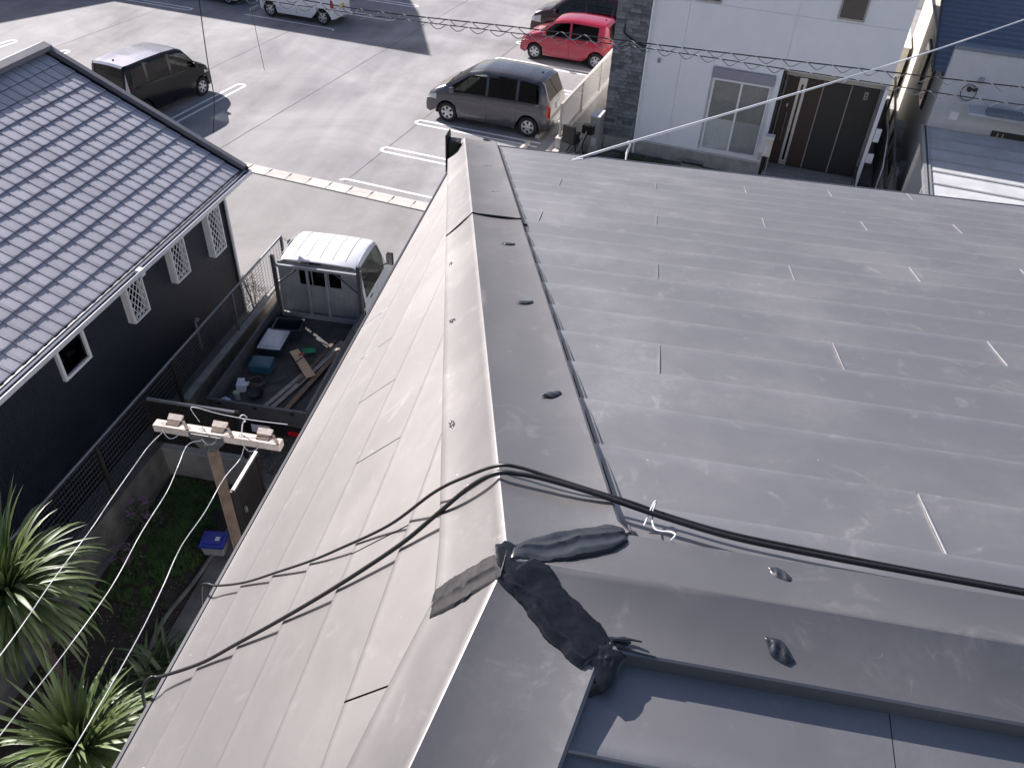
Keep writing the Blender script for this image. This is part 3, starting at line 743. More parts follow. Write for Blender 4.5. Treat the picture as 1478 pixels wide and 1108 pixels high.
# windows: three with diamond lattices, one plain
for yc, z0, z1 in ((-.84,1.75,2.60),(-2.08,1.95,2.72),(-3.36,1.98,2.68)):
    wn = MB(); x = -.40
    for a, b in (((x,yc-.225,z0),(x+.05,yc-.195,z1)),((x,yc+.195,z0),(x+.05,yc+.225,z1)),((x,yc-.195,z0),(x+.05,yc+.195,z0+.03)),((x,yc-.195,z1-.03),(x+.05,yc+.195,z1))): wn.box(a, b)
    wo = wn.obj('window', M_WHITE, LH)
    MB().box((x+.004,yc-.19,z0+.03),(x+.012,yc+.19,z1-.03)).obj('pane', M_GLASSD, wo)
    gr = MB(); xg = x+.105
    for a, b in (((xg,yc-.215,z0-.02),(xg+.022,yc-.19,z1+.02)),((xg,yc+.19,z0-.02),(xg+.022,yc+.215,z1+.02)),((xg,yc-.19,z0-.02),(xg+.022,yc+.19,z0+.006)),((xg,yc-.19,z1-.006),(xg+.022,yc+.19,z1+.02))): gr.box(a, b)
    for k in range(-7, 12):
        for sg in (1, -1):
            # diagonal bars clipped to the frame
            y0c = yc-.19; zc = z0+k*.155; pts_ = []
            sl_ = 1.55
            ya, za = (yc-.19, zc) if sg > 0 else (yc+.19, zc)
            yb, zb_ = (yc+.19, zc+.38*sl_) if sg > 0 else (yc-.19, zc+.38*sl_)
            t0 = max(0, (z0-za)/(zb_-za)); t1 = min(1, (z1-za)/(zb_-za))
            if t1-t0 > .03:
                p = Vector((xg+.011, ya+(yb-ya)*t0, za+(zb_-za)*t0)); q = Vector((xg+.011+.004*sg, ya+(yb-ya)*t1, za+(zb_-za)*t1))
                gr.bar(p, q, .010, .010)
    for sy in (-.20,.20):
        for zz in (z0+.04, z1-.04): gr.box((x+.05,yc+sy-.008,zz-.008),(xg,yc+sy+.008,zz+.008))
    # side cheeks of the projecting grille box
    gr.box((x+.0,yc-.222,z0-.018),(xg,yc-.214,z1+.018)); gr.box((x+.0,yc+.214,z0-.018),(xg,yc+.222,z1+.018))
    gr.obj('lattice', M_WHITE, wo)
yc, z0, z1, x = -4.89, 2.04, 2.76, -.40
wn = MB()
for a, b in (((x,yc-.31,z0),(x+.06,yc-.26,z1)),((x,yc+.26,z0),(x+.06,yc+.31,z1)),((x,yc-.26,z0),(x+.06,yc+.26,z0+.05)),((x,yc-.26,z1-.05),(x+.06,yc+.26,z1))): wn.box(a, b)
wo = wn.obj('window', M_WHITE, LH, bevel=.004, bseg=1)
MB().box((x+.010,yc-.26,z0+.05),(x+.018,yc+.26,z1-.05)).obj('pane', M_GLASSD, wo)
MB().lathe([(0,-.02),(.035,-.02),(.035,.03),(0,.03)], (-.32,-1.99,.97), 'x', 12).obj('wall_tap', M_GREYP, LH, smooth=40)
MB().bar((-.36,-1.99,.94),(-.36,-1.99,.3),.03,.03,up=(1,0,0)).obj('tap_pipe', M_GREYP, LH)

# ------------------------------------------------------------------ boundary wall with mesh fence
FW = thing('boundary_wall', 'stained concrete boundary wall running beside the dark tiled house', 'wall', (-6.66,9.0,0), LRZ)
# local: x across, y along
def fwall(y0, y1, z, nm='wall_length', mt=M_CONC): MB().box((-.07,y0,-.05),(.07,y1,z)).obj(nm, mt, FW, bevel=.008)
M_WST = mat('stained_wall_render', (.19,.165,.135), .9, 0, var=.45, vscale=5, bump=.6, bscale=22, col2=(.33,.28,.22))
fwall(.0, 4.05, .80, mt=M_WST)
for i in range(10):
    MB().box((-.085,-.0+i*.405,.802),(.085,.40+i*.405,.85)).obj('coping_block', M_CONCP if i > 8 else M_CONC, FW, bevel=.006, bseg=1)
fwall(-9.0, -.004, .62, mt=M_CONCD)
MB().box((-.085,-9,.622),(.085,-.004,.66)).obj('coping_block', M_CONCD, FW)
MF = thing('mesh_fence', 'long galvanised wire mesh fence standing on the concrete boundary wall', 'fence', (-6.68,9.0,0), LRZ)
zr = 1.66
MB().tube([(0,4.05,zr),(0,-9.0,zr)], .021, 8).obj('top_rail', M_FENCEW if False else M_STEEL, MF, smooth=60)
ys = [4.03,1.97,-.02,-2.02,-4.02,-6.02,-8.02]
for i, y in enumerate(ys):
    zb_ = .85 if y > -.01 else .66
    MB().box((-.025,y-.025,zb_),(.025,y+.025,zr-.02)).obj('post', M_BROWNAL if y < 1.5 else M_STEEL, MF)
for i, (ya, yb) in enumerate(zip(ys, ys[1:])):
    zb_ = .90 if yb > -.1 else .70
    mp = MB(); y = yb+.05
    while y < ya-.04: mp.box((-.0022,y-.0018,zb_),(.0022,y+.0018,zr-.05)); y += .055 if yb < 1 else .11
    nz = 11
    for k in range(nz+1):
        z = zb_+(zr-.05-zb_)*k/nz
        mp.box((-.004,yb+.03,z-.003),(.004,ya-.03,z+.003))
    mp.box((-.012,yb+.03,zb_-.012),(.012,ya-.03,zb_+.012))
    mp.obj('mesh_panel', M_FENCEW, MF)
# cross fence closing the yard
CW = thing('low_garden_wall', 'low concrete wall between the grassy yard and the truck bay', 'wall', (-5.95,8.16,0))
MB().box((-.72,-.07,-.05),(.72,.07,.56)).obj('wall_length', M_CONC, CW, bevel=.008)
MB().box((-.74,-.09,.562),(.74,.09,.61)).obj('coping_block', M_CONC, CW, bevel=.01)
CFN = thing('slatted_fence', 'dark bronze slatted fence panel across the end of the yard', 'fence', (-5.95,8.16,0))
MB().box((-.76,-.02,1.52),(.74,.02,1.56)).obj('top_rail', M_ALU, CFN)
MB().box((-.74,-.015,.66),(.72,.015,.70)).obj('bottom_rail', M_BROWNAL, CFN)
for x in (-.74,.72): MB().box((x-.03,-.03,.61),(x+.03,.03,1.57)).obj('post', M_BROWNAL, CFN)
slm = MB().box((-.012,-.008,.701),(.012,.008,1.519)).mesh('slat', M_BROWNAL)
for i in range(38): link('slat', slm, CFN, (-.69+i*.037,0,0))
# gate leaf standing open, seen from above
GT = thing('garden_gate', 'dark bronze gate leaf standing open behind the laundry post', 'gate', (-4.66,6.72,0))
MB().box((-.02,-.03,.05),(.02,.03,1.50)).obj('gate_post', M_BROWNAL, GT)
MB().box((-.022,.035,1.44),(.022,.80,1.48)).obj('top_rail', M_ALU, GT)
MB().box((-.02,.035,.10),(.02,.80,.14)).obj('bottom_rail', M_BROWNAL, GT)
MB().box((-.02,.76,.141),(.02,.80,1.439)).obj('stile', M_BROWNAL, GT)
MB().box((-.02,.035,.141),(.02,.075,1.439)).obj('stile', M_BROWNAL, GT)
slm2 = MB().box((-.008,-.014,.141),(.008,.014,1.439)).mesh('slat', M_BROWNAL)
for i in range(17): link('slat', slm2, GT, (0,.105+i*.0385,0))
MB().box((-.075,.06,.93),(-.02,.10,.97)).box((-.085,.05,.90),(-.075,.17,.93)).obj('gate_handle', M_ALU, GT)
MB().box((.021,.16,.90),(.05,.20,1.0)).obj('lock_plate', M_ALU, GT)

# ------------------------------------------------------------------ yard floor
g = MB(); rows = []
for i in range(41):
    row = []
    for j in range(49):
        x = -6.58+i*(6.0/40)*.55; y = -1.5+j*(9.6/48)
        row.append((x,y,.004+.018*mnoise.noise((x*1.3,y*1.3,0))+.008*mnoise.noise((x*6,y*6,2))))
    rows.append(row)
struct('yard_soil', MB().grid(rows), M_SOIL, smooth=60)
cp = MB(); cp.box((-5.18,4.6,-.02),(-1.0,7.9,.055)); struct('concrete_path', cp, M_CONCD, bevel=.01)
kb = MB(); kpts = [(-5.18,7.6,.03),(-5.2,6.9,.05),(-5.24,6.2,.05),(-5.34,5.6,.05),(-5.3,5.1,.05),(-5.1,4.7,.05),(-4.6,4.5,.04),(-3.8,4.45,.04)]
struct('kerb_edging', MB().tube(catmull(kpts, 4), .034, 8), M_CONCD, smooth=60)
bay = MB(); bay.add([(-6.58,8.24,.006),(-1.0,8.24,.006),(-1.0,15.2,.006),(-6.58,15.2,.006)], [(0,1,2,3)])
struct('truck_bay_ground', bay, M_CONCD)
# grass: thousands of blades, one object
gr = MB()
random.seed(11)
for i in range(24000):
    x = random.uniform(-6.45,-5.32); y = random.uniform(5.2,8.02)
    d_ = mnoise.noise((x*1.6, y*1.6, 3))+.35*mnoise.noise((x*6, y*6, 5))
    if d_ < -.16 - .5*smoothstep(5.9,6.6,y)*0 + (.35 if y < 5.7 else 0): continue
    a = random.uniform(0, math.tau); h = random.uniform(.03,.095); l_ = random.uniform(.015,.06); wv = random.uniform(.003,.007)
    cx_, sy_ = math.cos(a), math.sin(a)
    gr.add([(x-sy_*wv,y+cx_*wv,.012),(x+sy_*wv,y-cx_*wv,.012),(x+cx_*l_,y+sy_*l_,.012+h)], [(0,1,2)])
tag(gr.obj('grass', M_GRASS), 'short dark green grass covering the shaded yard', 'grass', kind='stuff')
gv = MB(); ico = [(0,0,1),(.9,0,.3),(.28,.85,.3),(-.73,.53,.3),(-.73,-.53,.3),(.28,-.85,.3),(0,0,-.5)]
icf = [(0,1,2),(0,2,3),(0,3,4),(0,4,5),(0,5,1),(6,2,1),(6,3,2),(6,4,3),(6,5,4),(6,1,5)]
for i in range(5200):
    x = random.uniform(-4.6,-2.4); y = random.uniform(6.9,9.6); s_ = random.uniform(.012,.030)
    if i > 4400: x = random.uniform(-6.55,-4.6); y = random.uniform(8.3,9.2)
    a = random.uniform(0, math.tau); ca, sa = math.cos(a)*s_, math.sin(a)*s_; sq = random.uniform(.6,1)
    gv.add([(x+p[0]*ca-p[1]*sa*sq, y+p[0]*sa+p[1]*ca*sq, .058+p[2]*s_*.6+random.uniform(0,.01)) for p in ico], icf)
tag(gv.obj('gravel', M_GRAVEL), 'loose dark gravel between the gate and the truck', 'gravel', kind='stuff')
db = MB()
for i in range(1500):
    x = random.uniform(-6.5,-3.4); y = random.uniform(2.4,6.2); s_ = random.uniform(.008,.03); a = random.uniform(0,math.tau)
    db.add([(x,y,.02+random.uniform(0,.02)),(x+s_*math.cos(a),y+s_*math.sin(a),.03),(x+s_*1.6*math.cos(a+.6),y+s_*1.6*math.sin(a+.6),.02+random.uniform(0,.03)),(x+s_*math.cos(a+1.3),y+s_*math.sin(a+1.3),.022)], [(0,1,2,3)])
tag(db.obj('leaf_litter', M_WOODD), 'brown leaf litter scattered on the dark soil of the yard', 'leaf litter', kind='stuff')

# ------------------------------------------------------------------ laundry post with cross-arm and wires
LP = thing('laundry_post', 'wooden laundry post with a pale cross-arm and metal gusset plate in the yard', 'post', (-4.31,6.07,0))
MB().obox((0,0,1.56), (.041,.041,0), (-.041,.041,0), (0,0,1.56)).obj('post', M_WOODD, LP, bevel=.004, bseg=1)
CZ = 3.22
MB().box((-.64,-.055,CZ-.05),(.88,.055,CZ+.05)).obj('cross_arm', M_WOODP, LP, bevel=.004, bseg=1)
pg = MB(); pg.prism([(-.20,CZ+.03),(.22,CZ+.03),(.22,CZ-.05),(.075,CZ-.22),(-.075,CZ-.22),(-.20,CZ-.05)], 'y', -.075, -.062); pg.obj('gusset_plate', M_STEEL, LP)
for x, z in ((-.14,CZ),(.13,CZ),(-.03,CZ-.12),(-.0,CZ-.19)):
    MB().lathe([(.017,-.012),(.017,0),(.0,-.014)], (x,-.076,z), 'y', 6).obj('bolt', M_STEEL, LP)
for bx in (-.42,.12,.66):
    MB().obox((bx,.085,CZ+.085), (.085,0,0), (0,.032,.018), (0,-.006,.012)).obj('hook_block', M_WOODP, LP)
    MB().obox((bx,.03,CZ+.06), (.075,0,0), (0,.045,.012), (0,-.003,.01)).obj('hook_base', M_WOODD, LP)
    MB().bar((bx+.085,.08,CZ+.075),(bx+.20,-.05,CZ+.058),.03,.012).obj('hook_stay', M_WOODD, LP)
for bx in (-.52,-.24,-.06,.24,.42,.78):
    MB().tube([(bx-.03,-.01,CZ+.05),(bx-.03,-.01,CZ+.066),(bx+.03,-.005,CZ+.066),(bx+.03,-.005,CZ+.05)], .004, 5).obj('staple', M_STEEL, LP)
for bx in (-.50,-.04,.46):
    MB().tube(catmull([(bx-.03,-.06,CZ+.02),(bx+.0,-.075,CZ-.04),(bx+.05,-.085,CZ-.09),(bx+.12,-.08,CZ-.07),(bx+.19,-.062,CZ+.0)], 4), .0045, 6).obj('wire_loop', M_WHWIRE, LP, smooth=60)
MB().tube(catmull([(-.14,.10,CZ+.06),(-.22,.12,CZ+.22),(-.16,.12,CZ+.26),(.1,.12,CZ+.22),(.5,.13,CZ+.19),(.92,.14,CZ+.20)], 6), .004, 6).obj('wire_loop', M_WHWIRE, LP, smooth=60)
MB().tube(catmull([(.40,.02,CZ+.05),(.43,.05,CZ+.2),(.47,.05,CZ+.24),(.42,.04,CZ+.30),(.46,.05,CZ+.33),(.50,.05,CZ+.30)], 5), .006, 6).obj('wire_loop', M_WHWIRE, LP, smooth=60)
lines = [([(-4.84,6.0,3.19),(-4.90,5.83,3.15),(-4.90,5.6,3.15),(-4.91,5.0,3.10),(-4.90,4.6,3.08),(-4.92,4.0,3.05),(-4.91,3.4,3.02),(-4.93,2.6,3.0),(-4.96,1.4,2.98),(-4.99,-.4,2.95)], 'left'),
         ([(-4.36,6.0,3.17),(-4.50,5.92,3.14),(-4.46,5.62,3.12),(-4.40,5.24,3.1),(-4.40,4.7,3.06),(-4.37,4.05,3.0),(-4.42,3.3,2.96),(-4.52,2.59,2.9),(-4.60,1.4,2.88),(-4.66,-.4,2.85)], 'middle'),
         ([(-3.85,6.0,3.18),(-3.86,5.86,3.10),(-3.90,5.55,3.10),(-3.88,5.06,3.1),(-3.93,4.62,3.05),(-3.87,4.1,3.03),(-3.83,3.5,3.0),(-3.86,2.44,2.9),(-3.90,1.3,2.88),(-3.94,-.4,2.85)], 'right')]
for pts_, wh in lines:
    o = MB().tube(catmull(pts_, 6), .0045, 6).obj('laundry_line', M_WHWIRE, smooth=60)
    tag(o, {'left':'white twisted laundry line tied to the left end of the cross-arm','middle':'white laundry line tied at the middle of the cross-arm above the gusset','right':'white laundry line tied to the right part of the cross-arm, nearest the roof eave'}[wh], 'laundry line', 'white laundry lines from the cross-arm')
MB_ = MB()
BX = thing('storage_box', 'small grey box with a blue lid beside the laundry post', 'box', (-5.18,6.78,.055), R(8))
MB().add([(-.14,-.11,0),(.14,-.11,0),(.14,.11,0),(-.14,.11,0),(-.165,-.135,.20),(.165,-.135,.20),(.165,.135,.20),(-.165,.135,.20)], [(0,1,2,3),(4,5,6,7),(0,1,5,4),(1,2,6,5),(2,3,7,6),(3,0,4,7)]).obj('tub', M_GREYP, BX, bevel=.012)
MB().box((-.18,-.15,.202),(.18,.15,.245)).box((-.13,-.10,.245),(.13,.10,.262)).obj('lid', M_BLUEP, BX, bevel=.010)
MB().box((.03,-.04,.263),(.09,.03,.266)).obj('label_sticker', M_PAPER, BX)

# ------------------------------------------------------------------ strap-leaf palms
def leaf_mesh(name, L_, wd, elev, droop, m_, seg_=9, fold=.25):
    rows = []; a = elev; p = Vector((0,0,0))
    for i in range(seg_+1):
        t = i/seg_; wv = wd*(math.sin(math.pi*min(1, .12+t*.62))**.8)*(1-t**3)*1.0+.0008
        dir_ = Vector((math.cos(a),0,math.sin(a))); n = Vector((-math.sin(a),0,math.cos(a)))
        rows.append([p+Vector((0,wv,0))+n*wv*fold, p, p+Vector((0,-wv,0))+n*wv*fold])
        p = p+dir_*(L_/seg_); a -= droop/seg_*(0.4+1.6*t)
    return MB().grid(rows).mesh(name, m_, smooth=50)
def strap_palm(name, label, loc, top, count, seed, L_=(.62,.92), trunk_r=.085, lean=(0,0), group=None):
    rr_ = random.Random(seed)
    t = thing(name, label, 'palm', loc, 0, group)
    tp = [(lean[0]*(i/7)**1.3, lean[1]*(i/7)**1.3, top*i/7) for i in range(8)]
    MB().tube(tp, [trunk_r*(1.15-.35*i/7)*(1+.08*((i*7) % 3-1)) for i in range(8)], 10).obj('trunk', M_TRUNK, t, smooth=60)
    kinds = [(80,.35),(66,.7),(52,1.1),(40,1.5),(26,1.9),(12,2.1),(-2,1.9),(-18,1.4)]
    ms = [[leaf_mesh('leaf', rr_.uniform(*L_), .030*rr_.uniform(.8,1.1), R(e+rr_.uniform(-5,5)), d*rr_.uniform(.8,1.2), M_LEAF) for _ in range(2)] for e, d in kinds]
    dead = [leaf_mesh('leaf', .6, .02, R(-35), .9, M_LEAFY), leaf_mesh('leaf', .5, .02, R(-50), .5, M_LEAFY)]
    head = Vector((lean[0], lean[1], top))
    for i in range(count):
        f = (i+.5)/count; k = min(7, int((f**.85)*8)); a = i*2.39996+rr_.uniform(-.25,.25)
        me = dead[i % 2] if (f > .90 and rr_.random() < .5) else rr_.choice(ms[k])
        s_ = rr_.uniform(.8,1.15)*(.85 if k == 0 else 1)
        off = Vector((math.cos(a)*.03, math.sin(a)*.03, .16*(1-f)-.05))
        link('leaf', me, t, head+off, (rr_.uniform(-.12,.12), rr_.uniform(-.14,.14), a), (s_,s_,s_))
    return t
strap_palm('strap_leaf_palm', 'tall strap-leaf palm with a bushy sunlit crown on a bare trunk at the left edge', (-6.16,4.46,0), 1.85, 290, 3, (.86,1.22), .085, (.02,-.02))
strap_palm('strap_leaf_palm', 'lower strap-leaf palm with a spreading crown beside our roof edge at the bottom left', (-4.64,3.16,0), 1.35, 270, 5, (.78,1.10), .08, (.02,.02))
def low_plant(name, label, cat, loc, n, seed, m_, L_=.45, wd=.018):
    rr_ = random.Random(seed); t = thing(name, label, cat, loc)
    ms = [leaf_mesh('leaf', L_*rr_.uniform(.8,1.15), wd, R(e), d, m_, 6) for e, d in ((75,1.0),(60,1.4),(45,1.6),(30,1.4))]
    for i in range(n):
        a = rr_.uniform(0, math.tau); rd = .22*math.sqrt(rr_.random()); s_ = rr_.uniform(.7,1.2)
        b = rr_.uniform(0, math.tau)
        link('leaf', rr_.choice(ms), t, (math.cos(b)*rd, math.sin(b)*rd, 0), (0, rr_.uniform(-.2,.2), a), (s_,s_,s_))
    return t
low_plant('strap_leaf_plant', 'low dark clump of strap leaves on the soil near the kerb', 'plant', (-4.95,4.75,.02), 90, 21, M_LEAFD, .62, .024)
low_plant('strap_leaf_plant', 'dark strap-leaf clump just in front of the lower palm crown', 'plant', (-5.25,4.15,.02), 75, 22, M_LEAFD, .58, .024)
# flowering shrubs by the boundary wall
def shrub(label, loc, rad, hgt, nleaf, nflower, seed, cat='shrub', name='flowering_shrub', fm=None, lm=None):
    rr_ = random.Random(seed); t = thing(name, label, cat, loc)
    st = MB()
    for i in range(9):
        a = rr_.uniform(0, math.tau); q = rad*rr_.uniform(.4,.9)
        st.tube([(0,0,0),(math.cos(a)*q*.4, math.sin(a)*q*.4, hgt*.5),(math.cos(a)*q, math.sin(a)*q, hgt*rr_.uniform(.75,1))], .006, 5)
    st.obj('stem', M_WOODD, t)
    lf = MB()
    for i in range(nleaf):
        a = rr_.uniform(0, math.tau); q = rad*math.sqrt(rr_.random()); z = hgt*(.15+.85*rr_.random())*(1-.35*(q/rad)**2)
        c = Vector((math.cos(a)*q, math.sin(a)*q, z)); d1 = Vector((rr_.uniform(-1,1), rr_.uniform(-1,1), rr_.uniform(-.5,.8))).normalized()*rr_.uniform(.015,.035)
        d2 = d1.cross(Vector((rr_.uniform(-1,1), rr_.uniform(-1,1), 1))).normalized()*.010
        lf.add([c-d1, c+d2, c+d1, c-d2], [(0,1,2,3)])
    o = lf.obj('foliage', lm or M_LEAFD, t); o['kind'] = 'stuff'
    if nflower:
        fl = MB()
        for i in range(nflower):
            cl = i % 5; a = cl*1.3+.4; q = rad*(.35+.12*cl); c = Vector((math.cos(a)*q, math.sin(a)*q, hgt*(1.0-.04*cl)))+Vector((rr_.gauss(0,.03), rr_.gauss(0,.03), rr_.gauss(0,.02)))
            r_ = rr_.uniform(.009,.016)
            fl.add([c+Vector((math.cos(k*math.tau/5)*r_, math.sin(k*math.tau/5)*r_, .004*(k % 2))) for k in range(5)]+[c+Vector((0,0,.008))], [(k, (k+1) % 5, 5) for k in range(5)])
        o = fl.obj('flowers', fm or M_FLOW, t); o['kind'] = 'stuff'
    return t
shrub('shaded shrub with small purple flowers against the boundary wall', (-6.36,6.95,0), .26, .62, 420, 90, 31)
shrub('smaller purple-flowered shrub between the wall shrub and the palm', (-6.26,6.25,0), .22, .45, 260, 60, 32)
shrub('yellow-green weedy bush sprouting behind the sunlit end of the mesh fence', (-6.98,12.35,.0), .22, 1.15, 380, 26, 33, 'bush', 'weed_bush', mat('yellow_petal', (.5,.4,.05), .7), mat('yellow_green_leaf', (.12,.14,.04), .7, var=.3, vscale=20))

# ------------------------------------------------------------------ flatbed truck
TK = thing('flatbed_truck', 'small white-cabbed flatbed truck with a dark steel bed parked beside the fence', 'truck', (-5.345,8.93,0), R(.2))
W2 = .835; BL = 2.93; BZ = .70; BT = 1.03    # half width, bed length, floor height, board top
MB().box((-W2+.02,0.02,BZ-.06),(W2-.02,BL,BZ)).obj('bed_floor', M_BEDF, TK)
for i, (xa, xb) in enumerate(((-.80,-.27),(-.265,.27),(.275,.80))):
    MB().box((xa,.04,BZ+.001),(xb,BL-.04,BZ+.010)).obj('floor_sheet', M_BEDF, TK)
for sx in (-1, 1):
    sd = MB(); x0, x1 = (sx*W2, sx*(W2-.035)); xa, xb = min(x0,x1), max(x0,x1)
    sd.box((xa,.03,BZ-.02),(xb,BL,BT-.012)); sd.box((xa-.004,.03,BT-.012),(xb+.004,BL,BT)); o = sd.obj('side_board', M_TRUCKG, TK)
    for k in range(3): MB().box((sx*W2-.012*(1 if sx > 0 else 1),.5+k*.95,BZ+.03),(sx*W2+.012,.56+k*.95,BT-.06)).obj('board_latch', M_STEEL, o)
    MB().box((min(sx*W2,sx*(W2-.02)),.3,BZ-.10),(max(sx*W2,sx*(W2-.02)),BL-.1,BZ-.021)).obj('bed_rail', M_TRUCKG, TK)
tgb = MB(); tgb.box((-W2,-.035,BZ-.02),(W2,0,BT-.012)); tgb.box((-W2-.004,-.04,BT-.012),(W2+.004,.004,BT)); tgb.box((-W2+.05,-.048,BZ+.05),(W2-.05,-.0352,BZ+.07)); tgb.box((-W2+.05,-.048,BT-.09),(W2-.05,-.0352,BT-.07))
TGO = tgb.obj('tailgate', M_TRUCKG, TK)
for x in (-.62,-.02,.60): MB().box((x-.03,-.052,BT-.08),(x+.03,-.036,BT-.045)).obj('tailgate_catch', M_BLACKPL, TGO)
MB().box((-W2+.06,-.02,.42),(W2-.06,.05,.62)).obj('rear_bumper', M_BLACKPL, TK, bevel=.01)
for sx in (-1, 1):
    MB().box((sx*.60-.13,-.04,.47),(sx*.60+.13,-.0215,.57)).obj('tail_lamp', M_RED, TK, bevel=.006)
    MB().box((sx*.36-.02,.1,.40),(sx*.36+.02,4.4,.58)).obj('chassis_rail', M_UNDER, TK)
MB().box((-.16,-.03,.44),(.16,-.0212,.60)).obj('number_plate', M_PAPER, TK)
def wheel(parent, x, y, r, wd, side, spokes=6, axis='x', rim=M_RIM, name='wheel', double=0):
    """tyre with a separate rim; side: outward sign along the axis"""
    h = wd/2; rr_ = r*.66
    t = MB().lathe([(rr_,-h*.8),(r*.9,-h),(r,-h*.7),(r,h*.7),(r*.9,h),(rr_,h*.8),(rr_,-h*.8)], (x,y,r) if axis == 'x' else (x,y,r), axis, 28).obj(name, M_TYRE, parent, smooth=40)
    rim_ = MB(); o = side*h*.72
    P = [(0,o+side*.012),(rr_*.20,o+side*.012),(rr_*.24,o+side*.0),(rr_*.98,o-side*.012),(rr_*1.0,o+side*.004),(rr_*1.06,o+side*.006),(rr_*1.06,o-side*.03)]
    rim_.lathe(P, (x,y,r), axis, 28); ro_ = rim_.obj('rim', rim, t, smooth=30)
    hol = MB()
    for k in range(spokes):
        a = (k+.5)*math.tau/spokes; ca, sa = math.cos(a), math.sin(a); rc = rr_*.66; hw = rr_*1.6/spokes*.75; hl_ = rr_*.20
        c = {'y': Vector((x+ca*rc, y+o+side*.001, r+sa*rc)), 'x': Vector((x+o+side*.001, y+ca*rc, r+sa*rc))}[axis]
        rad = {'y': Vector((ca,0,sa)), 'x': Vector((0,ca,sa))}[axis]; tan = {'y': Vector((-sa,0,ca)), 'x': Vector((0,-sa,ca))}[axis]; out = {'y': Vector((0,side,0)), 'x': Vector((side,0,0))}[axis]
        hol.add([c-rad*hl_-tan*hw*.5+out*.004, c-rad*hl_+tan*hw*.5+out*.004, c+rad*hl_+tan*hw+out*.001, c+rad*hl_-tan*hw+out*.001], [(0,1,2,3)])
    hol.obj('rim_opening', M_UNDER, t)
    return t
for sx in (-1, 1):
    wheel(TK, sx*.70, .85, .27, .17, sx, 6, 'x'); wheel(TK, sx*.72, 3.72, .28, .16, sx, 6, 'x')
# cab: shell with sloping screen; side outline in (y, z)
CY = BL+.10
def cab_loft():
    mb = MB(); rows = []
    # stations along y
    st = [(0,.42,1.84,.0),(0.0001,.42,1.86,.0),(.10,.42,1.905,.005),(.45,.42,1.93,.0),(.75,.42,1.93,.0),(1.02,.42,1.88,.0),(1.10,.42,1.83,.01),(1.22,.42,1.58,.0),(1.37,.42,1.20,.0),(1.46,.40,.98,.0),(1.50,.38,.70,.0),(1.49,.36,.42,0)]
    for y, zb_, zt, _ in st:
        tum = lambda z: .835-max(0, z-1.12)*.13
        zz = [zb_, min(.7,zt), min(1.12,zt), min(1.16,zt), max(min(zt-.10, 1.80), min(1.16,zt)), zt-.035, zt]
        row = [(tum(z)*1.0, CY+y, z) for z in zz[:5]]+[(tum(zz[5])-.02, CY+y, zz[5]), (tum(zt)-.09, CY+y, zt), (.3, CY+y, zt+.012), (0, CY+y, zt+.016)]
        row = row+[(-a, b, c) for a, b, c in row[-2::-1]]
        rows.append(row)
    return rows
rows = cab_loft(); nc = len(rows[0])
body = MB(); gl = MB(); ws_ = MB()
body_f = []; g_f = []; w_f = []
vs = [p for r_ in rows for p in r_]
for i in range(len(rows)-1):
    for j in range(nc-1):
        f = (i*nc+j, i*nc+j+1, (i+1)*nc+j+1, (i+1)*nc+j)
        if 2 <= i <= 6 and (j == 3 or j == nc-5): g_f.append(f)
        elif 6 <= i <= 7 and 6 <= j <= nc-8: w_f.append(f)
        else: body_f.append(f)
body.add(vs, body_f); body.add(rows[-1], [tuple(range(nc))])
CAB = body.obj('cab', M_TRUCKW, TK, smooth=35)
for half in (0, 1):
    ff = [f for f in g_f if (min(f) % nc < nc//2) == (half == 0)]; ids = sorted({i for f in ff for i in f}); mp_ = {a: b for b, a in enumerate(ids)}
    MB().add([vs[i] for i in ids], [tuple(mp_[i] for i in f) for f in ff]).obj('side_window', M_GLASSC, CAB)
gl; ws_.add(vs, w_f).obj('windscreen', M_GLASSC, CAB)
# rear wall of the cab: ribbed sheet with window openings
rw = MB(); yb = CY+.001
M_CABR = mat('cab_rear_steel', (.30,.305,.33), .45, .1, var=.12, vscale=6)
def rect(mb, x0, x1, z0, z1, y0=-.0, y1=.02, mi=0): mb.box((x0,yb+y0,z0),(x1,yb+y1,z1), mi)
for x0, x1, z0, z1 in ((-.80,.80,.70,1.36),(-.80,-.40,1.36,1.80),(-.17,-.15,1.36,1.80),(.15,.17,1.36,1.80),(.40,.80,1.36,1.80),(-.40,.40,1.68,1.80)): rect(rw, x0, x1, z0, z1)
rw.obj('cab_back_panel', M_CABR, CAB)
for x0, x1 in ((-.40,-.17),(-.15,.15),(.17,.40)):
    MB().box((x0,yb+.008,1.36),(x1,yb+.014,1.68)).obj('rear_window', M_GLASSD, CAB)
for xc, wv in ((-.68,.10),(-.52,.10),(-.30,.08),(.30,.10),(.50,.10),(.68,.10)):
    MB().box((xc-wv/2-.005,yb-.014,.74),(xc-wv/2+.012,yb-.0005,1.26)).box((xc+wv/2-.012,yb-.014,.74),(xc+wv/2+.005,yb-.0005,1.26)).box((xc-wv/2+.0121,yb-.014,.735),(xc+wv/2-.0121,yb-.0005,.755)).obj('pressed_rib', M_CABR, CAB)
for xc in [-.72+i*.24 for i in range(7)]:
    crn = .016-.004*abs(xc)/.3 if abs(xc) < .3 else .012*(1-(abs(xc)-.3)/.45)
    MB().tube([(xc, CY+y_, z_+crn+.001) for y_, z_ in ((.10,1.905),(.28,1.918),(.45,1.93),(.75,1.93),(1.0,1.885))], .0065, 6).obj('roof_rib', M_TRUCKW, CAB, smooth=60)
MB().box((-.70,CY+.15,.75),(.70,CY+.75,.95)).box((-.70,CY+.12,.95),(.70,CY+.28,1.45)).obj('seat', M_SEAT, CAB, bevel=.03)
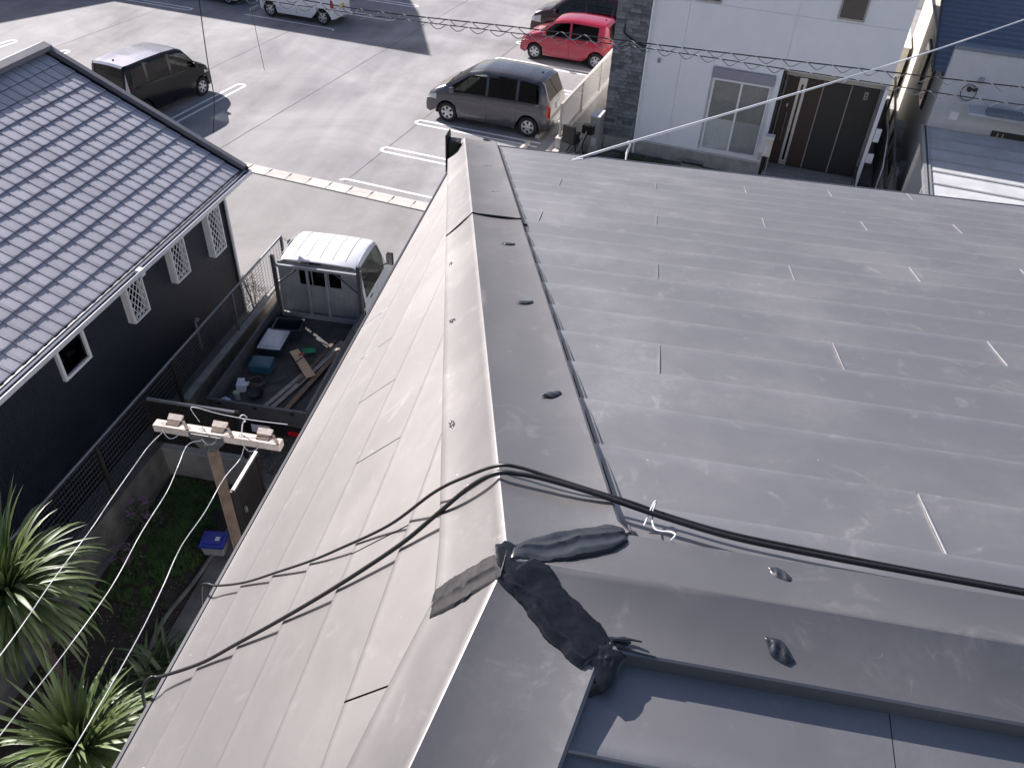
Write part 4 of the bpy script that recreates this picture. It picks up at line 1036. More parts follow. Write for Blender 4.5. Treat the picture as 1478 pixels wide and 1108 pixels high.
MB().box((-.72,CY+1.12,.85),(.72,CY+1.34,1.08)).obj('dashboard', M_UNDER, CAB)
swl = MB().tube([(.38+.17*math.cos(a), CY+1.02+.05*math.sin(a), 1.14+.14*math.sin(a)) for a in [k*math.tau/16 for k in range(17)]], .012, 6); swl.obj('steering_wheel', M_BLACKPL, CAB)
# guard frame (torii) standing at the head of the bed
gfy = BL-.05
for x in (-W2+.03, W2-.03): MB().box((x-.03,gfy-.03,BZ),(x+.03,gfy+.03,2.0)).obj('guard_post', M_TRUCKG, TK)
MB().box((-W2+.06,gfy-.022,1.78),(W2-.06,gfy+.022,1.83)).obj('guard_rail', M_CABR, TK)
for x in (-.18,.18): MB().box((x-.022,gfy-.015,BZ+.10),(x+.022,gfy+.015,1.779)).obj('guard_bar', M_CABR, TK)
MB().box((-W2+.06,gfy-.02,BZ+.011),(W2-.06,gfy+.02,BZ+.10)).obj('guard_base', M_CABR, TK)
for s_ in (-1, 1): MB().bar((s_*.36,gfy-.005,1.775),(s_*(W2-.07),gfy-.005,1.42),.025,.02,up=(0,1,0)).obj('guard_brace', M_TRUCKG, TK)
for s_ in (-1, 1):
    mi_ = MB().tube([(s_*.80,CY+1.05,1.30),(s_*.92,CY+1.10,1.34),(s_*1.0,CY+1.10,1.36)], .012, 6).obj('mirror_arm', M_BLACKPL, CAB)
    MB().box((s_*1.0-.07,CY+1.06,1.34),(s_*1.0+.07,CY+1.13,1.60)).obj('mirror', M_BLACKPL, mi_, bevel=.02)
    MB().box((s_*1.0-.055,CY+1.052,1.36),(s_*1.0+.055,CY+1.059,1.58)).obj('mirror_glass', M_RIM, mi_)
    MB().box((s_*.838-.006,CY+.30,1.05),(s_*.838+.006,CY+.44,1.075)).obj('door_handle', M_BLACKPL, CAB)
    MB().box((s_*.60-.14,CY+1.485,.62),(s_*.60+.14,CY+1.515,.80)).obj('headlight', M_HEAD, CAB, bevel=.01)
MB().box((-.78,CY+1.44,.30),(.78,CY+1.56,.50)).obj('front_bumper', M_TRUCKW, TK, bevel=.02)

# ---- load on the truck bed (each thing by itself)
def onbed(name, label, cat, x, y, z=0, rz=0, group=None):
    mt = mw(TK); p = mt @ Vector((x,y,BZ+.011+z)); return thing(name, label, cat, tuple(p), rz, group)
def crate(name, label, x, y, wx, wy, h, m1, m2, rz, lidded=True, lid_in=.0):
    t = onbed(name, label, 'crate' if not lidded else 'box', x, y, 0, rz, 'boxes and tubs on the truck bed')
    if lidded:
        MB().add([(-wx*.46,-wy*.46,0),(wx*.46,-wy*.46,0),(wx*.46,wy*.46,0),(-wx*.46,wy*.46,0),(-wx*.5,-wy*.5,h),(wx*.5,-wy*.5,h),(wx*.5,wy*.5,h),(-wx*.5,wy*.5,h)], [(0,1,2,3),(4,5,6,7),(0,1,5,4),(1,2,6,5),(2,3,7,6),(3,0,4,7)]).obj('tub', m1, t, bevel=.012)
        MB().box((-wx*.53,-wy*.53,h+.002),(wx*.53,wy*.53,h+.03)).obj('lid', m2, t, bevel=.010)
        MB().box((-wx*.42,-wy*.42,h+.031),(wx*.42,wy*.42,h+.038)).obj('lid_panel', m2, t, bevel=.003, bseg=1)
    else:
        rim = MB(); T = .012
        rim.box((-wx/2,-wy/2,.0),(wx/2,wy/2,T)); rim.box((-wx/2,-wy/2,T),(-wx/2+T,wy/2,h)); rim.box((wx/2-T,-wy/2,T),(wx/2,wy/2,h)); rim.box((-wx/2+T,-wy/2,T),(wx/2-T,-wy/2+T,h)); rim.box((-wx/2+T,wy/2-T,T),(wx/2-T,wy/2,h))
        rim.obj('tub', m1, t)
        MB().box((-wx/2-.015,-wy/2-.015,h),(wx/2+.015,-wy/2+.012,h+.014)).box((-wx/2-.015,wy/2-.012,h),(wx/2+.015,wy/2+.015,h+.014)).box((-wx/2-.015,-wy/2+.0121,h),(-wx/2+.012,wy/2-.0121,h+.014)).box((wx/2-.012,-wy/2+.0121,h),(wx/2+.015,wy/2-.0121,h+.014)).obj('rim', m2, t)
    return t
crate('plastic_tub', 'open dark teal tub nearest the cab on the truck bed', -.42, 2.32, .50, .36, .20, M_DKBLUE, M_DKBLUE, .1, False)
for i in range(7):
    pass
crate('storage_box', 'black box with a pale metallic lid on the truck bed', -.50, 1.85, .40, .56, .18, M_DKBLUE, mat('box_lid_silver', (.36,.39,.45), .3, .3, var=.1, vscale=10), .06)
crate('storage_box', 'small blue-green toolbox on the truck bed', -.47, 1.22, .36, .30, .15, M_TEAL, M_TEAL, .12)
pl = [(-.08,.10,.62,2.30,.075,M_WOODG,'grey plank lying leftmost on the truck bed',.0),(.06,.09,.72,2.32,.075,M_WOODG,'second grey plank from the left on the truck bed',.014),(.33,.10,.72,2.16,.085,M_WOODB,'brown plank lying rightmost on the truck bed',.028),(.30,.95,.52,2.25,.06,M_WOODD,'dark weathered plank lying across the others near the cab',.044)]
for x0, y0, x1, y1, wd, mt_, lb, z in pl:
    a = mw(TK) @ Vector((x0-.02,y0,BZ+.026+z)); b = mw(TK) @ Vector((x1-.02,y1,BZ+.026+z))
    tag(MB().bar(a, b, wd, .022).obj('wooden_plank', mt_), lb, 'plank', 'planks lying on the truck bed')
a = mw(TK) @ Vector((.17,1.45,BZ+.085)); MB0 = MB().obox(a, (.28,-.32,0), (.062,.054,0), (0,0,.006)); tag(MB0.obj('plywood_offcut', M_PLY), 'bright plywood offcut lying over the planks on the truck bed', 'board')
a = onbed('wooden_handle_tool', 'long dark-handled tool lying across the plywood on the truck bed', 'tool', 0, 0, 0)
MB().tube([(-.10,1.02,.075),(.12,1.50,.13),(.20,1.66,.13)], .011, 6).obj('handle', M_BLACKPL, a); MB().box((-.05,-.03,0),(.05,.03,.04)).obj('head', M_REDP, a, loc=(.06,1.68,.05), rot=(0,0,.5), bevel=.008)
a = onbed('green_bag', 'crumpled green bag beside the plywood on the truck bed', 'bag', .14, 1.84, .04, .4)
lv = []; 
rows = []
for i in range(9):
    rows.append([((i/8-.5)*.24, (j/8-.5)*.15, .02+.05*math.sin(math.pi*i/8)*math.sin(math.pi*j/8)+.018*mnoise.noise((i*.9,j*.9,3))) for j in range(9)])
MB().grid(rows).obj('bag_cloth', M_GREEN, a, smooth=60)
a = onbed('green_block', 'small bright green sponge block in the rear corner of the truck bed', 'block', .66, .12, .0, .05); MB().box((-.075,-.04,0),(.075,.04,.05)).obj('foam', M_GREEN, a, bevel=.006)
a = onbed('paper_box', 'white cardboard box with open flaps at the left rear of the truck bed', 'box', -.58, .62, 0, .25)
MB().box((-.07,-.06,0),(.07,.06,.15)).obj('carton', M_PAPER, a); MB().obox((.10,0,.14),(.035,0,.006),(0,.055,0),(0,0,.002)).obj('flap', M_PAPER, a); MB().obox((-.01,.09,.15),(.06,0,0),(0,.035,.012),(0,0,.002)).obj('flap', M_PAPER, a)
a = onbed('paint_can', 'small can with a pale green lid on the truck bed', 'can', -.56, .40, 0)
MB().lathe([(0,0),(.05,0),(.05,.13),(0,.13)], (0,0,0), 'z', 20).obj('can_body', M_GREYP, a, smooth=40); MB().lathe([(.056,.128),(.056,.142),(0,.144)], (0,0,0), 'z', 20).obj('lid', mat('pale_green_lid', (.30,.42,.28), .5), a, smooth=40)
a = onbed('plastic_bag', 'crumpled white plastic bag in the left rear corner of the truck bed', 'bag', -.68, .22, 0)
rows = []
for i in range(10):
    rows.append([(.11*math.cos(j*math.tau/14)*math.sin(math.pi*(i+.5)/20)*(1+.3*mnoise.noise((i,j*.7,2))), .09*math.sin(j*math.tau/14)*math.sin(math.pi*(i+.5)/20)*(1+.3*mnoise.noise((i*.8,j,5))), .14*math.cos(math.pi*i/19)+.02*mnoise.noise((i*.7,j*.9,8))) for j in range(15)])
MB().grid(rows).obj('bag_film', M_PAPER, a, smooth=25)
a = onbed('rope_coil', 'loosely coiled dark rope and hose behind the toolbox on the truck bed', 'rope', -.42, .83, .02)
rr_ = random.Random(4)
for k in range(4):
    MB().tube([(.17*(1-.08*k)*math.cos(t*.5)+rr_.uniform(-.02,.02), .13*(1-.06*k)*math.sin(t*.5)+rr_.uniform(-.02,.02), .01+.012*k+rr_.uniform(0,.01)) for t in range(14)], .008, 6).obj('rope_turn', M_WOODD if k % 2 else M_BLACKPL, a, smooth=60)
MB().tube(catmull([(.14,-.02,.01),(.3,.05,.01),(.45,.2,.02),(.6,.5,.03),(.72,.62,.05),(.62,.72,.05)], 5), .008, 6).obj('rope_tail', M_BLACKPL, a, smooth=60)
a = onbed('black_bowl', 'round black rubber bowl on the truck bed next to the rope', 'bowl', -.30, .55, 0)
MB().lathe([(0,.0),(.09,.0),(.13,.05),(.14,.07),(.128,.068),(.085,.015),(0,.012)], (0,0,0), 'z', 24).obj('bowl', M_BLACKPL, a, smooth=50)
a = onbed('grey_block', 'small grey offcut block near the tailgate on the truck bed', 'block', -.33, .17, 0, .1); MB().box((-.06,-.04,0),(.06,.04,.035)).obj('wood_block', M_WOODG, a, bevel=.003, bseg=1)

# ------------------------------------------------------------------ cars
M_SEAML = mat('panel_gap', (.006,.006,.007), .8)
def car(name, label, cat, u, v, front, P, group='cars in the car park', rz=0, z=0):
    """front: direction of the nose in street frame degrees (0 = along +u)"""
    t = lfthing(name, label, cat, u, v, z, group, R(front)+rz)
    L_, W_, r = P['L'], P['W'], P['r']; top = P['top']; belt = P['belt']; wf, wr = P['wf'], P['wr']
    paint, under = P['paint'], M_UNDER
    xs = set(x for x, _ in top) | set(P.get('xs', []))
    for wn in P['side']: xs |= set(wn[:2])
    xs |= set(P['ws'])|set(P['rw'])
    ra = r+.055
    for c in (wf, wr):
        for k in range(9): xs.add(round(c-ra+ra*2*k/8, 4))
    for k in range(int(L_/.22)): xs.add(round(-L_/2+.12+k*.22, 3))
    xs = sorted(x for x in xs if -L_/2-1e-6 <= x <= L_/2+1e-6)
    o = [xs[0]]
    keep = set(P['ws'])|set(P['rw'])|{x for x, _ in top}|{q for wn in P['side'] for q in wn[:2]}
    for x in xs[1:]:
        if x-o[-1] < .035 and x not in keep: continue
        o.append(x)
    xs = o
    hw = W_/2
    def plan(x):
        e = abs(x)/(L_/2); return hw*(1-.15*max(0, (e-.72)/.28)**2.3)
    rows = []
    for x in xs:
        zt = interp(top, x); w_ = plan(x); zb_ = P.get('z0', .20)
        if abs(x) > L_/2-.25: zb_ += .06*(abs(x)-(L_/2-.25))/.25
        arch = False
        for c in (wf, wr):
            d_ = abs(x-c)
            if d_ < ra: zb_ = max(zb_, r+math.sqrt(max(0, ra*ra-d_*d_))); arch = True
        bl = min(interp(belt, x), zt-.04)
        zt7 = zt-.035 if zt-bl > .12 else zt-.02
        zg = max(bl+.012, zt-.115)
        mid = lambda a, lim: min(max(a, zb_+.02), lim)
        z2 = mid(.42, bl-.03); z3 = mid(.66, bl-.02); z4 = max(min(bl-.07, bl), z3+.004); z4 = min(z4, bl-.003)
        tum = P.get('tum', .19)
        yw = lambda z: w_*.965-max(0, z-bl)*tum
        row = [(x,0,zb_),(x,w_*.82,zb_),(x,w_*.975,zb_+.006),(x,w_*1.0,z2),(x,w_*1.0,z3),(x,w_*.985,z4),(x,w_*.965,bl),(x,yw(zg),zg),(x,yw(zt7)-.03,zt7),(x,yw(zt)-.09,zt-.006),(x,w_*.35,zt+.012),(x,0,zt+.018)]
        row = row+[(a,-b,c) for a, b, c in row[-2:0:-1]]
        rows.append(row)
    nc = len(rows[0]); vs = [p for r_ in rows for p in r_]
    F = {}
    def put(k, f): F.setdefault(k, []).append(f)
    for i in range(len(xs)-1):
        xm = (xs[i]+xs[i+1])/2
        for j in range(nc):
            j2 = (j+1) % nc; f = (i*nc+j, i*nc+j2, (i+1)*nc+j2, (i+1)*nc+j)
            jj = j if j <= 10 else nc-1-j; sd = 'l' if j <= 10 else 'r'; key = 'body'
            if jj <= 0: key = 'under'
            elif jj == 6:
                for k, wn in enumerate(P['side']):
                    if wn[0] < xm < wn[1]: key = ('side', k, sd)
            elif jj >= 8:
                if P['ws'][0] < xm < P['ws'][1]: key = 'ws'
                elif P['rw'][0] < xm < P['rw'][1] and jj >= 9: key = 'rw'
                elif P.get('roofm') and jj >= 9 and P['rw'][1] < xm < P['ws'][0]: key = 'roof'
            if jj in P.get('hlrows', (4,)) and P['hl'][0] < xm < P['hl'][1]: key = ('hl', sd)
            if jj in P.get('tlrows', (4,5)) and P['tl'][0] < xm < P['tl'][1]: key = ('tl', sd)
            put(key, f)
    body = MB(); body.add(vs, F['body'], 0); body.add(vs, F.get('under', []), 1)
    body.add(rows[0], [tuple(range(nc))], 0); body.add(rows[-1], [tuple(range(nc))[::-1]], 0)
    B = body.obj('body', [paint, under], t, smooth=38, weld=True)
    def sub(key, nm, m_, par=None):
        if key not in F: return None
        idx = sorted({i for f in F[key] for i in f}); mp = {a: b for b, a in enumerate(idx)}
        return MB().add([vs[i] for i in idx], [tuple(mp[i] for i in f) for f in F[key]]).obj(nm, m_, par or t, smooth=40)
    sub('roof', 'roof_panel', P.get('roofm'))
    sub('ws', 'windscreen', M_GLASSC); sub('rw', 'rear_window', P.get('rglass', M_GLASSD))
    for k, wn in enumerate(P['side']):
        for sd in 'lr': sub(('side', k, sd), 'side_window', M_GLASSC if wn[2] else M_GLASSD)
    for sd in 'lr':
        sub(('hl', sd), 'headlight', M_HEAD); sub(('tl', sd), 'tail_light', P.get('tlm', M_RED))
    for c in (wf, wr):
        for s_ in (1, -1): wheel(t, c, s_*(hw-.095), r, .17, s_, P.get('spokes', 6), 'y')
    MB().box((-L_/2+.25,-hw+.26,.16),(L_/2-.25,hw-.26,.55)).obj('chassis', M_UNDER, t)
    MB().box((-L_/2+.1,-hw+.10,.50),(L_/2-.35,hw-.10,.54)).obj('cabin_floor', M_UNDER, t)
    for sx in P.get('seats', (.15,-.75)):
        for sy in (-.36, .36):
            s1 = MB(); s1.box((sx-.25,sy-.23,.54),(sx+.22,sy+.23,.72)); s1.box((sx-.36,sy-.22,.60),(sx-.22,sy+.22,1.18)); s1.box((sx-.34,sy-.12,1.19),(sx-.24,sy+.12,1.34)); s1.obj('seat', M_SEAT, t, bevel=.03, bseg=1)
    xd = P['ws'][0]+.15
    MB().box((xd,-hw+.16,.70),(xd+.35,hw-.16,P['dash'])).obj('dashboard', M_UNDER, t, bevel=.03)
    MB().tube([(xd-.10+.04*math.sin(a),-.36+.17*math.cos(a),P['dash']-.02+.15*math.sin(a)) for a in [k*math.tau/16 for k in range(17)]], .012, 5).obj('steering_wheel', M_BLACKPL, t)
    # trim on each flank
    def yat(x, z):
        bl = interp(belt, x); w_ = plan(x)
        if z > bl: return w_*.965-(z-bl)*P.get('tum', .19)
        return w_*(1.0-.035*smoothstep(.68, bl, z))
    for s_ in (1, -1):
        for x in P['doors']:
            zb_ = .27
            pts_ = [(x,s_*(yat(x,z)+.0015),z) for z in (zb_,.45,.66,interp(belt,x)-.07,interp(belt,x))]
            MB().tube(pts_, .0045, 4).obj('door_gap', M_SEAML, t)
        for x in P['handles']:
            z = interp(belt,x)-.12; MB().box((x-.09,s_*(yat(x,z)+.001)-.012,z-.013),(x+.09,s_*(yat(x,z)+.001)+.018,z+.013)).obj('door_handle', P.get('hpaint', paint), t, bevel=.006)
        xm = P['ws'][0]+(P['ws'][1]-P['ws'][0])*.62; zm = interp(belt, xm)+.05
        if P.get('zmir'): zm = P['zmir']
        MB().box((xm-.07,s_*(hw+.03)-.03,zm-.03),(xm+.07,s_*(hw+.03)+.14*0+.11*s_*0+.10,zm+.12) if s_ > 0 else (xm+.07,s_*(hw+.03)+.03,zm+.12)).obj('mirror', P.get('mpaint', paint), t, bevel=.025) if s_ > 0 else MB().box((xm-.07,-(hw+.13),zm-.03),(xm+.07,-(hw+.0),zm+.12)).obj('mirror', P.get('mpaint', paint), t, bevel=.025)
        bx = [(x, s_*(yat(x, interp(belt,x))+.002), interp(belt,x)+.004) for x in [P['side'][-1][0]+(P['side'][0][1]-P['side'][-1][0])*k/12 for k in range(13)]]
        MB().tube(bx, .007, 4).obj('window_strip', M_BLACKPL, t)
    # wipers, plate, aerial, grille
    wx0, wx1 = P['ws'][1]-.02, P['ws'][1]-.16
    for s_ in (.15,-.45): MB().bar((wx0,s_,interp(top,wx0)+.035),(wx1,s_+.42,interp(top,wx1)+.030),.016,.014).obj('wiper', M_BLACKPL, t)
    MB().box((-L_/2-.012,-.165,P.get('zpl', .80)-.082),(-L_/2+.04,.165,P.get('zpl', .80)+.082)).obj('number_plate', P.get('plate', M_PAPER), t)
    MB().box((L_/2-.03,-.165,.34),(L_/2+.012,.165,.50)).obj('number_plate', P.get('plate', M_PAPER), t)
    MB().box((L_/2-.06,-hw*.5,.54),(L_/2+.006,hw*.5,.64)).obj('grille', M_BLACKPL, t, bevel=.01)
    MB().box((-.02,-.012,0),(.04,.012,.035)).obj('aerial', M_BLACKPL, t, loc=(P['rw'][1]+.25,0,interp(top,P['rw'][1]+.25)+.014), bevel=.005)
    return t
def paint(name, col, rough=.24, metal=.3): return mat(name, col, rough, metal, var=.03, vscale=2, coat=.8)
PLY = mat('yellow_plate', (.6,.45,.05), .5)
kei = dict(L=3.39, W=1.475, r=.275, wf=1.18, wr=-1.21, doors=(.93,-.02,-.92), handles=(.12,-.80), dash=.96, seats=(.0,-.85), zpl=.62, plate=PLY)
MINI = dict(L=4.0, W=1.68, r=.30, wf=1.26, wr=-1.35, paint=paint('grey_car_paint', (.075,.075,.085), .26, .5),
    top=[(-2.0,.62),(-1.985,.98),(-1.93,1.10),(-1.73,1.58),(-1.58,1.655),(-1.14,1.70),(-.48,1.715),(.14,1.69),(.59,1.58),(1.35,1.10),(1.61,.99),(1.85,.84),(1.955,.68),(2.0,.50)],
    belt=[(-2.0,1.02),(-1.52,1.03),(.48,.98),(1.33,.93),(2.0,.7)], side=[(.02,1.10,1),(-.93,-.06,0),(-1.65,-1.01,0)], ws=(.59,1.35), rw=(-1.93,-1.73), hl=(1.58,1.93), hlrows=(4,5), tl=(-1.995,-1.84), tlrows=(4,5), doors=(.97,-.02,-.97), handles=(.16,-.18), dash=.98, zpl=.86, tum=.24, seats=(.25,-.6,-1.25))
VANK = dict(kei, paint=mat('black_car_paint', (.007,.007,.009), .2, 0, var=.03, vscale=2, coat=.12, spec=.3),
    top=[(-1.695,.60),(-1.685,.95),(-1.67,1.05),(-1.59,1.56),(-1.53,1.615),(-.9,1.635),(-.1,1.635),(.45,1.60),(.66,1.53),(1.10,1.05),(1.38,.94),(1.55,.84),(1.66,.68),(1.695,.48)],
    belt=[(-1.7,1.02),(-1.3,1.02),(.4,.97),(1.1,.92),(1.7,.7)], side=[(.06,.98,1),(-.86,-.02,0),(-1.42,-.94,0)], ws=(.66,1.10), rw=(-1.67,-1.59), roofm=mat('glare_roof_paint', (.50,.50,.56), .25, .6, var=.03, vscale=2, coat=.5), hl=(1.36,1.64), tl=(-1.69,-1.60), tlrows=(4,5,6), tlm=mat('clear_tail_lens', (.5,.42,.44), .15, .2), rglass=M_GLASSD, tum=.07)  # pale roof colour stands in for sky glare on the black car
HATR = dict(kei, wf=1.10, wr=-1.24, paint=paint('red_car_paint', (.34,.020,.045), .25, .1),
    top=[(-1.695,.55),(-1.69,.86),(-1.66,.96),(-1.56,1.42),(-1.62*0-1.46,1.50),(-1.0,1.53),(-.3,1.535),(.18,1.49),(.42,1.42),(.92,1.02),(1.20,.93),(1.48,.82),(1.64,.66),(1.695,.46)],
    belt=[(-1.7,.95),(-1.3,.95),(.4,.91),(.9,.88),(1.7,.66)], side=[(-.18,.80,0),(-1.24,-.26,0)], ws=(.42,.92), rw=(-1.66,-1.56), hl=(1.34,1.64), tl=(-1.70,-1.60), tlrows=(4,5,6), doors=(.80,-.22,-1.10), tum=.20)
HATW = dict(kei, paint=paint('white_car_paint', (.72,.73,.76), .3, 0),
    top=[(-1.695,.55),(-1.69,.86),(-1.66,.98),(-1.52,1.44),(-1.40,1.52),(-.9,1.56),(-.2,1.56),(.28,1.50),(.50,1.42),(1.02,1.02),(1.30,.93),(1.52,.82),(1.66,.66),(1.695,.46)],
    belt=[(-1.7,.95),(-1.3,.95),(.4,.91),(1.0,.88),(1.7,.66)], side=[(-.02,.90,1),(-1.10,-.10,0)], ws=(.50,1.02), rw=(-1.66,-1.52), hl=(1.34,1.64), tl=(-1.70,-1.58), tlrows=(4,5), doors=(.88,-.06,-1.02), tum=.2)
SUV = dict(MINI, L=4.5, W=1.76, wf=1.40, wr=-1.40, paint=paint('maroon_car_paint', (.035,.010,.012), .22, .3),
    top=[(-2.25,.7),(-2.24,1.05),(-2.18,1.2),(-2.02,1.70),(-1.86,1.77),(-1.0,1.80),(.1,1.79),(.55,1.72),(.85,1.62),(1.45,1.18),(1.80,1.10),(2.08,.98),(2.2,.78),(2.25,.55)],
    belt=[(-2.25,1.1),(.5,1.08),(1.4,1.04),(2.2,.8)], side=[(.10,1.22,0),(-.95,.02,0),(-1.88,-1.03,0)], ws=(.85,1.45), rw=(-2.18,-2.02), hl=(1.80,2.18), tl=(-2.24,-2.12), doors=(1.1,.06,-1.0), handles=(.2,-.85), r=.34, seats=(.2,-.8))
car('parked_minivan', 'grey minivan parked nose-out in the bay nearest our roof ridge', 'minivan', -3.62, .52, 180, MINI)
car('parked_hatchback', 'small red hatchback parked beside the stone-clad house', 'car', -3.36, 7.28, 180, HATR, rz=R(-1))
car('parked_minivan', 'dark maroon tall car parked behind the red hatchback', 'minivan', -3.25, 9.75, 180, SUV)
car('parked_hatchback', 'white hatchback parked in the shadow at the top of the photo', 'car', -14.45, 7.15, 180, HATW)
car('parked_hatchback', 'white car at the far top edge with only its lower end showing', 'car', -19.25, 7.75, 0, dict(HATW))
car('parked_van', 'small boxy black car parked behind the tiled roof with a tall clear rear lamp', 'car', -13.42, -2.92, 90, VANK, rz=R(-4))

# ------------------------------------------------------------------ block wall and louvred screen beside the white house
BWL = lfthing('block_wall', 'low concrete block wall between the car park and the white house', 'wall', -.88, -1.72)
def lbox(mb, u0, v0, z0, u1, v1, z1): return mb.box((u0,v0,z0),(u1,v1,z1))
for i in range(20):
    MB().box((-.075,i*.405,0),(.075,i*.405+.400,.72)).obj('wall_block', M_CONCP, BWL)
MB().box((-.085,0,.722),(.085,8.1,.76)).obj('coping', M_CONCP, BWL, bevel=.006, bseg=1)
MB().box((-.075,-1.6,0),(.075,-.006,.42)).obj('wall_step', M_CONCP, BWL)
MB().box((-.085,-1.6,.422),(.085,-.006,.46)).obj('coping', M_CONCP, BWL)
MB().box((-.50,-8.0*0+.0,0),(-.38,8.1,.09)).obj('kerb', M_CONCP, BWL)
LFN = lfthing('louvred_screen', 'pale louvred metal screen standing on the block wall behind the grey minivan', 'fence', -.88, -1.58)
M_LOUV = mat('pale_louvre_metal', (.50,.47,.43), .5, .2, var=.08, vscale=6)
lvm = MB().obox((0,.975,0), (0,.955,0), (.010,0,.034), (.003,0,-.0010)).mesh('louvre_slat', M_LOUV)
for b in range(3):
    for s_ in range(14): link('louvre_slat', lvm, LFN, (0,b*2.0+.02,.80+s_*.061))
    MB().box((-.03,b*2.0+1.975,.762),(.03,b*2.0+2.005,1.66)).obj('post', M_LOUV, LFN)
MB().box((-.03,-.03,.762),(.03,0.008,1.66)).obj('post', M_LOUV, LFN)
MB().box((-.035,-.03,1.662),(.035,6.0,1.69)).obj('top_rail', M_LOUV, LFN)

# ------------------------------------------------------------------ white house
WH = lfthing('white_house', 'white two-storey house with a slate-clad corner, sliding window and dark porch', 'house', 0, 0)
HT = 6.3; DP = 8.0
MB().box((0.02,.02,0),(4.53,DP,.42)).box((4.53,.98,0),(7.15,DP,.42)).obj('foundation', M_CONC, WH)
cr = MB(); cr.box((.03,.05,.421),(4.50,DP,HT)); cr.box((4.5001,1.0,.421),(7.12,DP,2.94)); cr.box((4.5001,.05,2.96),(7.12,DP,HT)); cr.obj('wall_core', M_WALLW, WH)
# siding panels with open joints (window openings left out)
def sp(u0, z0, u1, z1): MB().box((u0+.003,.02,z0+.003),(u1-.003,.049,z1-.003)).obj('siding_panel', M_WALLW, WH)
sp(.93,.44,1.86,2.97); sp(1.86,.44,2.74,2.97); sp(2.74,2.80,4.40,2.97)
sp(2.74,.44,2.80,2.80) if False else None
sp(4.40,.44,4.53,2.97)
for a, b in ((.93,1.86),(1.86,4.53),(4.53,7.15)):
    sp(a,2.97,b,4.28) if b < 7 or True else 0
for a, b in ((.93,1.99),(2.62,4.53),(4.53,5.46),(6.09,7.15)): sp(a,4.28,b,HT)
sp(1.99,5.0,2.62,HT); sp(5.46,5.2,6.09,HT)
MB().box((7.121,.05,.43),(7.15,DP,HT)).obj('side_siding', M_WALLW, WH)
MB().box((.0,.05,.43),(.029,DP,HT)).obj('side_siding', M_WALLW, WH)
MB().box((.90,-.01,.40),(4.53,.018,.43)).obj('drip_strip', M_WALLG, WH)
# slate cladding, stone by stone on the lower part we can see
st_ = MB(); st_.box((-.02,-.02,.40),(.88,.05,HT)); st_.obj('cladding_backing', M_STONE, WH)
stm = [MB().box((0,-.030-random.uniform(0,.014),0),(w_,-.0205,.098)).mesh('stone', M_STONE) for w_ in (.12,.17,.22,.29,.35)]
sw = (.12,.17,.22,.29,.35); rr_ = random.Random(2); cnt = 0
for k in range(int((HT-.42)/.10)):
    z = .42+k*.10; x = -.02
    while x < .86 and cnt < 300:
        i = rr_.choice([j for j in range(5) if x+sw[j] <= .885] or [0])
        if x+sw[i] > .90: break
        link('stone', stm[i], WH, (x+.001,0,z)); cnt += 1; x += sw[i]+.003
# left flank of the cladding (towards the car park)
fl = MB(); 
for k in range(58):
    z = .42+k*.10; y = -.02; i = 0
    while y < .9:
        ln = rr_.choice((.17,.22,.29,.35)); d_ = rr_.uniform(0,.012); fl.box((-.030-d_,y,z),(-.0205,min(y+ln-.003,.93),z+.098)); y += ln
fo = fl.obj('side_stones', M_STONE, WH); fo['kind'] = 'stuff'
MB().tube([(.925,-.05,HT),(.925,-.05,.05)], .032, 10).obj('downpipe', M_WALLW, WH, smooth=60)
for z in (1.2,3.1,4.6): MB().box((.885,-.085,z),(.965,.0,z+.025)).obj('pipe_clip', M_WALLW, WH)
MB().tube(catmull([(.88,-.04,3.02),(.60,-.06,3.08),(.35,-.06,3.22),(.24,-.06,3.3),(.24,-.06,3.5)], 4), .024, 8).obj('service_conduit', M_BLACKPL, WH, smooth=60)
wl_ = MB(); wl_.lathe([(0,0),(.03,0),(.03,.02),(.045,.05),(.045,.11),(0,.11)], (1.28,-.0,2.64), 'z', 14); wl_.box((1.26,-.01,2.70),(1.30,.02,2.74)); wl_.obj('wall_lamp', M_GREYP, WH, smooth=40)
# sliding window and shutter box
wn = MB(); u0, u1, z0, z1 = 2.80, 4.34, .52, 2.50
for a, b in (((u0,-.015,z0),(u0+.05,.045,z1)),((u1-.05,-.015,z0),(u1,.045,z1)),((u0+.05,-.015,z0),(u1-.05,.045,z0+.06)),((u0+.05,-.015,z1-.05),(u1-.05,.045,z1)),((3.545,-.012,z0+.06),(3.60,.045,z1-.05))): wn.box(a, b)
WN = wn.obj('sliding_window', M_WHITE, WH)
MB().box((u0+.05,.022,z0+.06),(3.545,.028,z1-.05)).obj('pane', M_GLASSW, WN); MB().box((3.60,.030,z0+.06),(u1-.05,.036,z1-.05)).obj('pane', M_GLASSW, WN)
def curtain(u_a, u_b, z_a, z_b, y, m_, par=None, amp=.018, per=.10):
    rows = [[(u_a+(u_b-u_a)*i/60, y+amp*math.sin((u_a+(u_b-u_a)*i/60)*math.tau/per), z) for i in range(61)] for z in (z_a, z_b)]
    return MB().grid(rows).obj('curtain', m_, par or WN, smooth=60)
MB().box((u0,.0475,z0),(u1,.0495,z1)).obj('room_backing', M_DARKIN, WN) if False else None
curtain(u0+.05, u1-.05, 1.42, z1-.05, .0445, M_CURT, amp=.003); curtain(u0+.05, 3.54, z0+.06, 1.42, .0435, M_CURTW, amp=.003); curtain(3.60, u1-.05, z0+.06, 1.42, .0445, mat('pale_blind', (.55,.56,.58), .9), amp=.003)
MB().box((u0-.04,-.03,z1+.006),(u1+.04,.0195,z1+.27)).obj('shutter_box', M_STEEL if False else mat('lilac_grey_metal', (.30,.29,.36), .5, .3, var=.05, vscale=3), WH, bevel=.008)
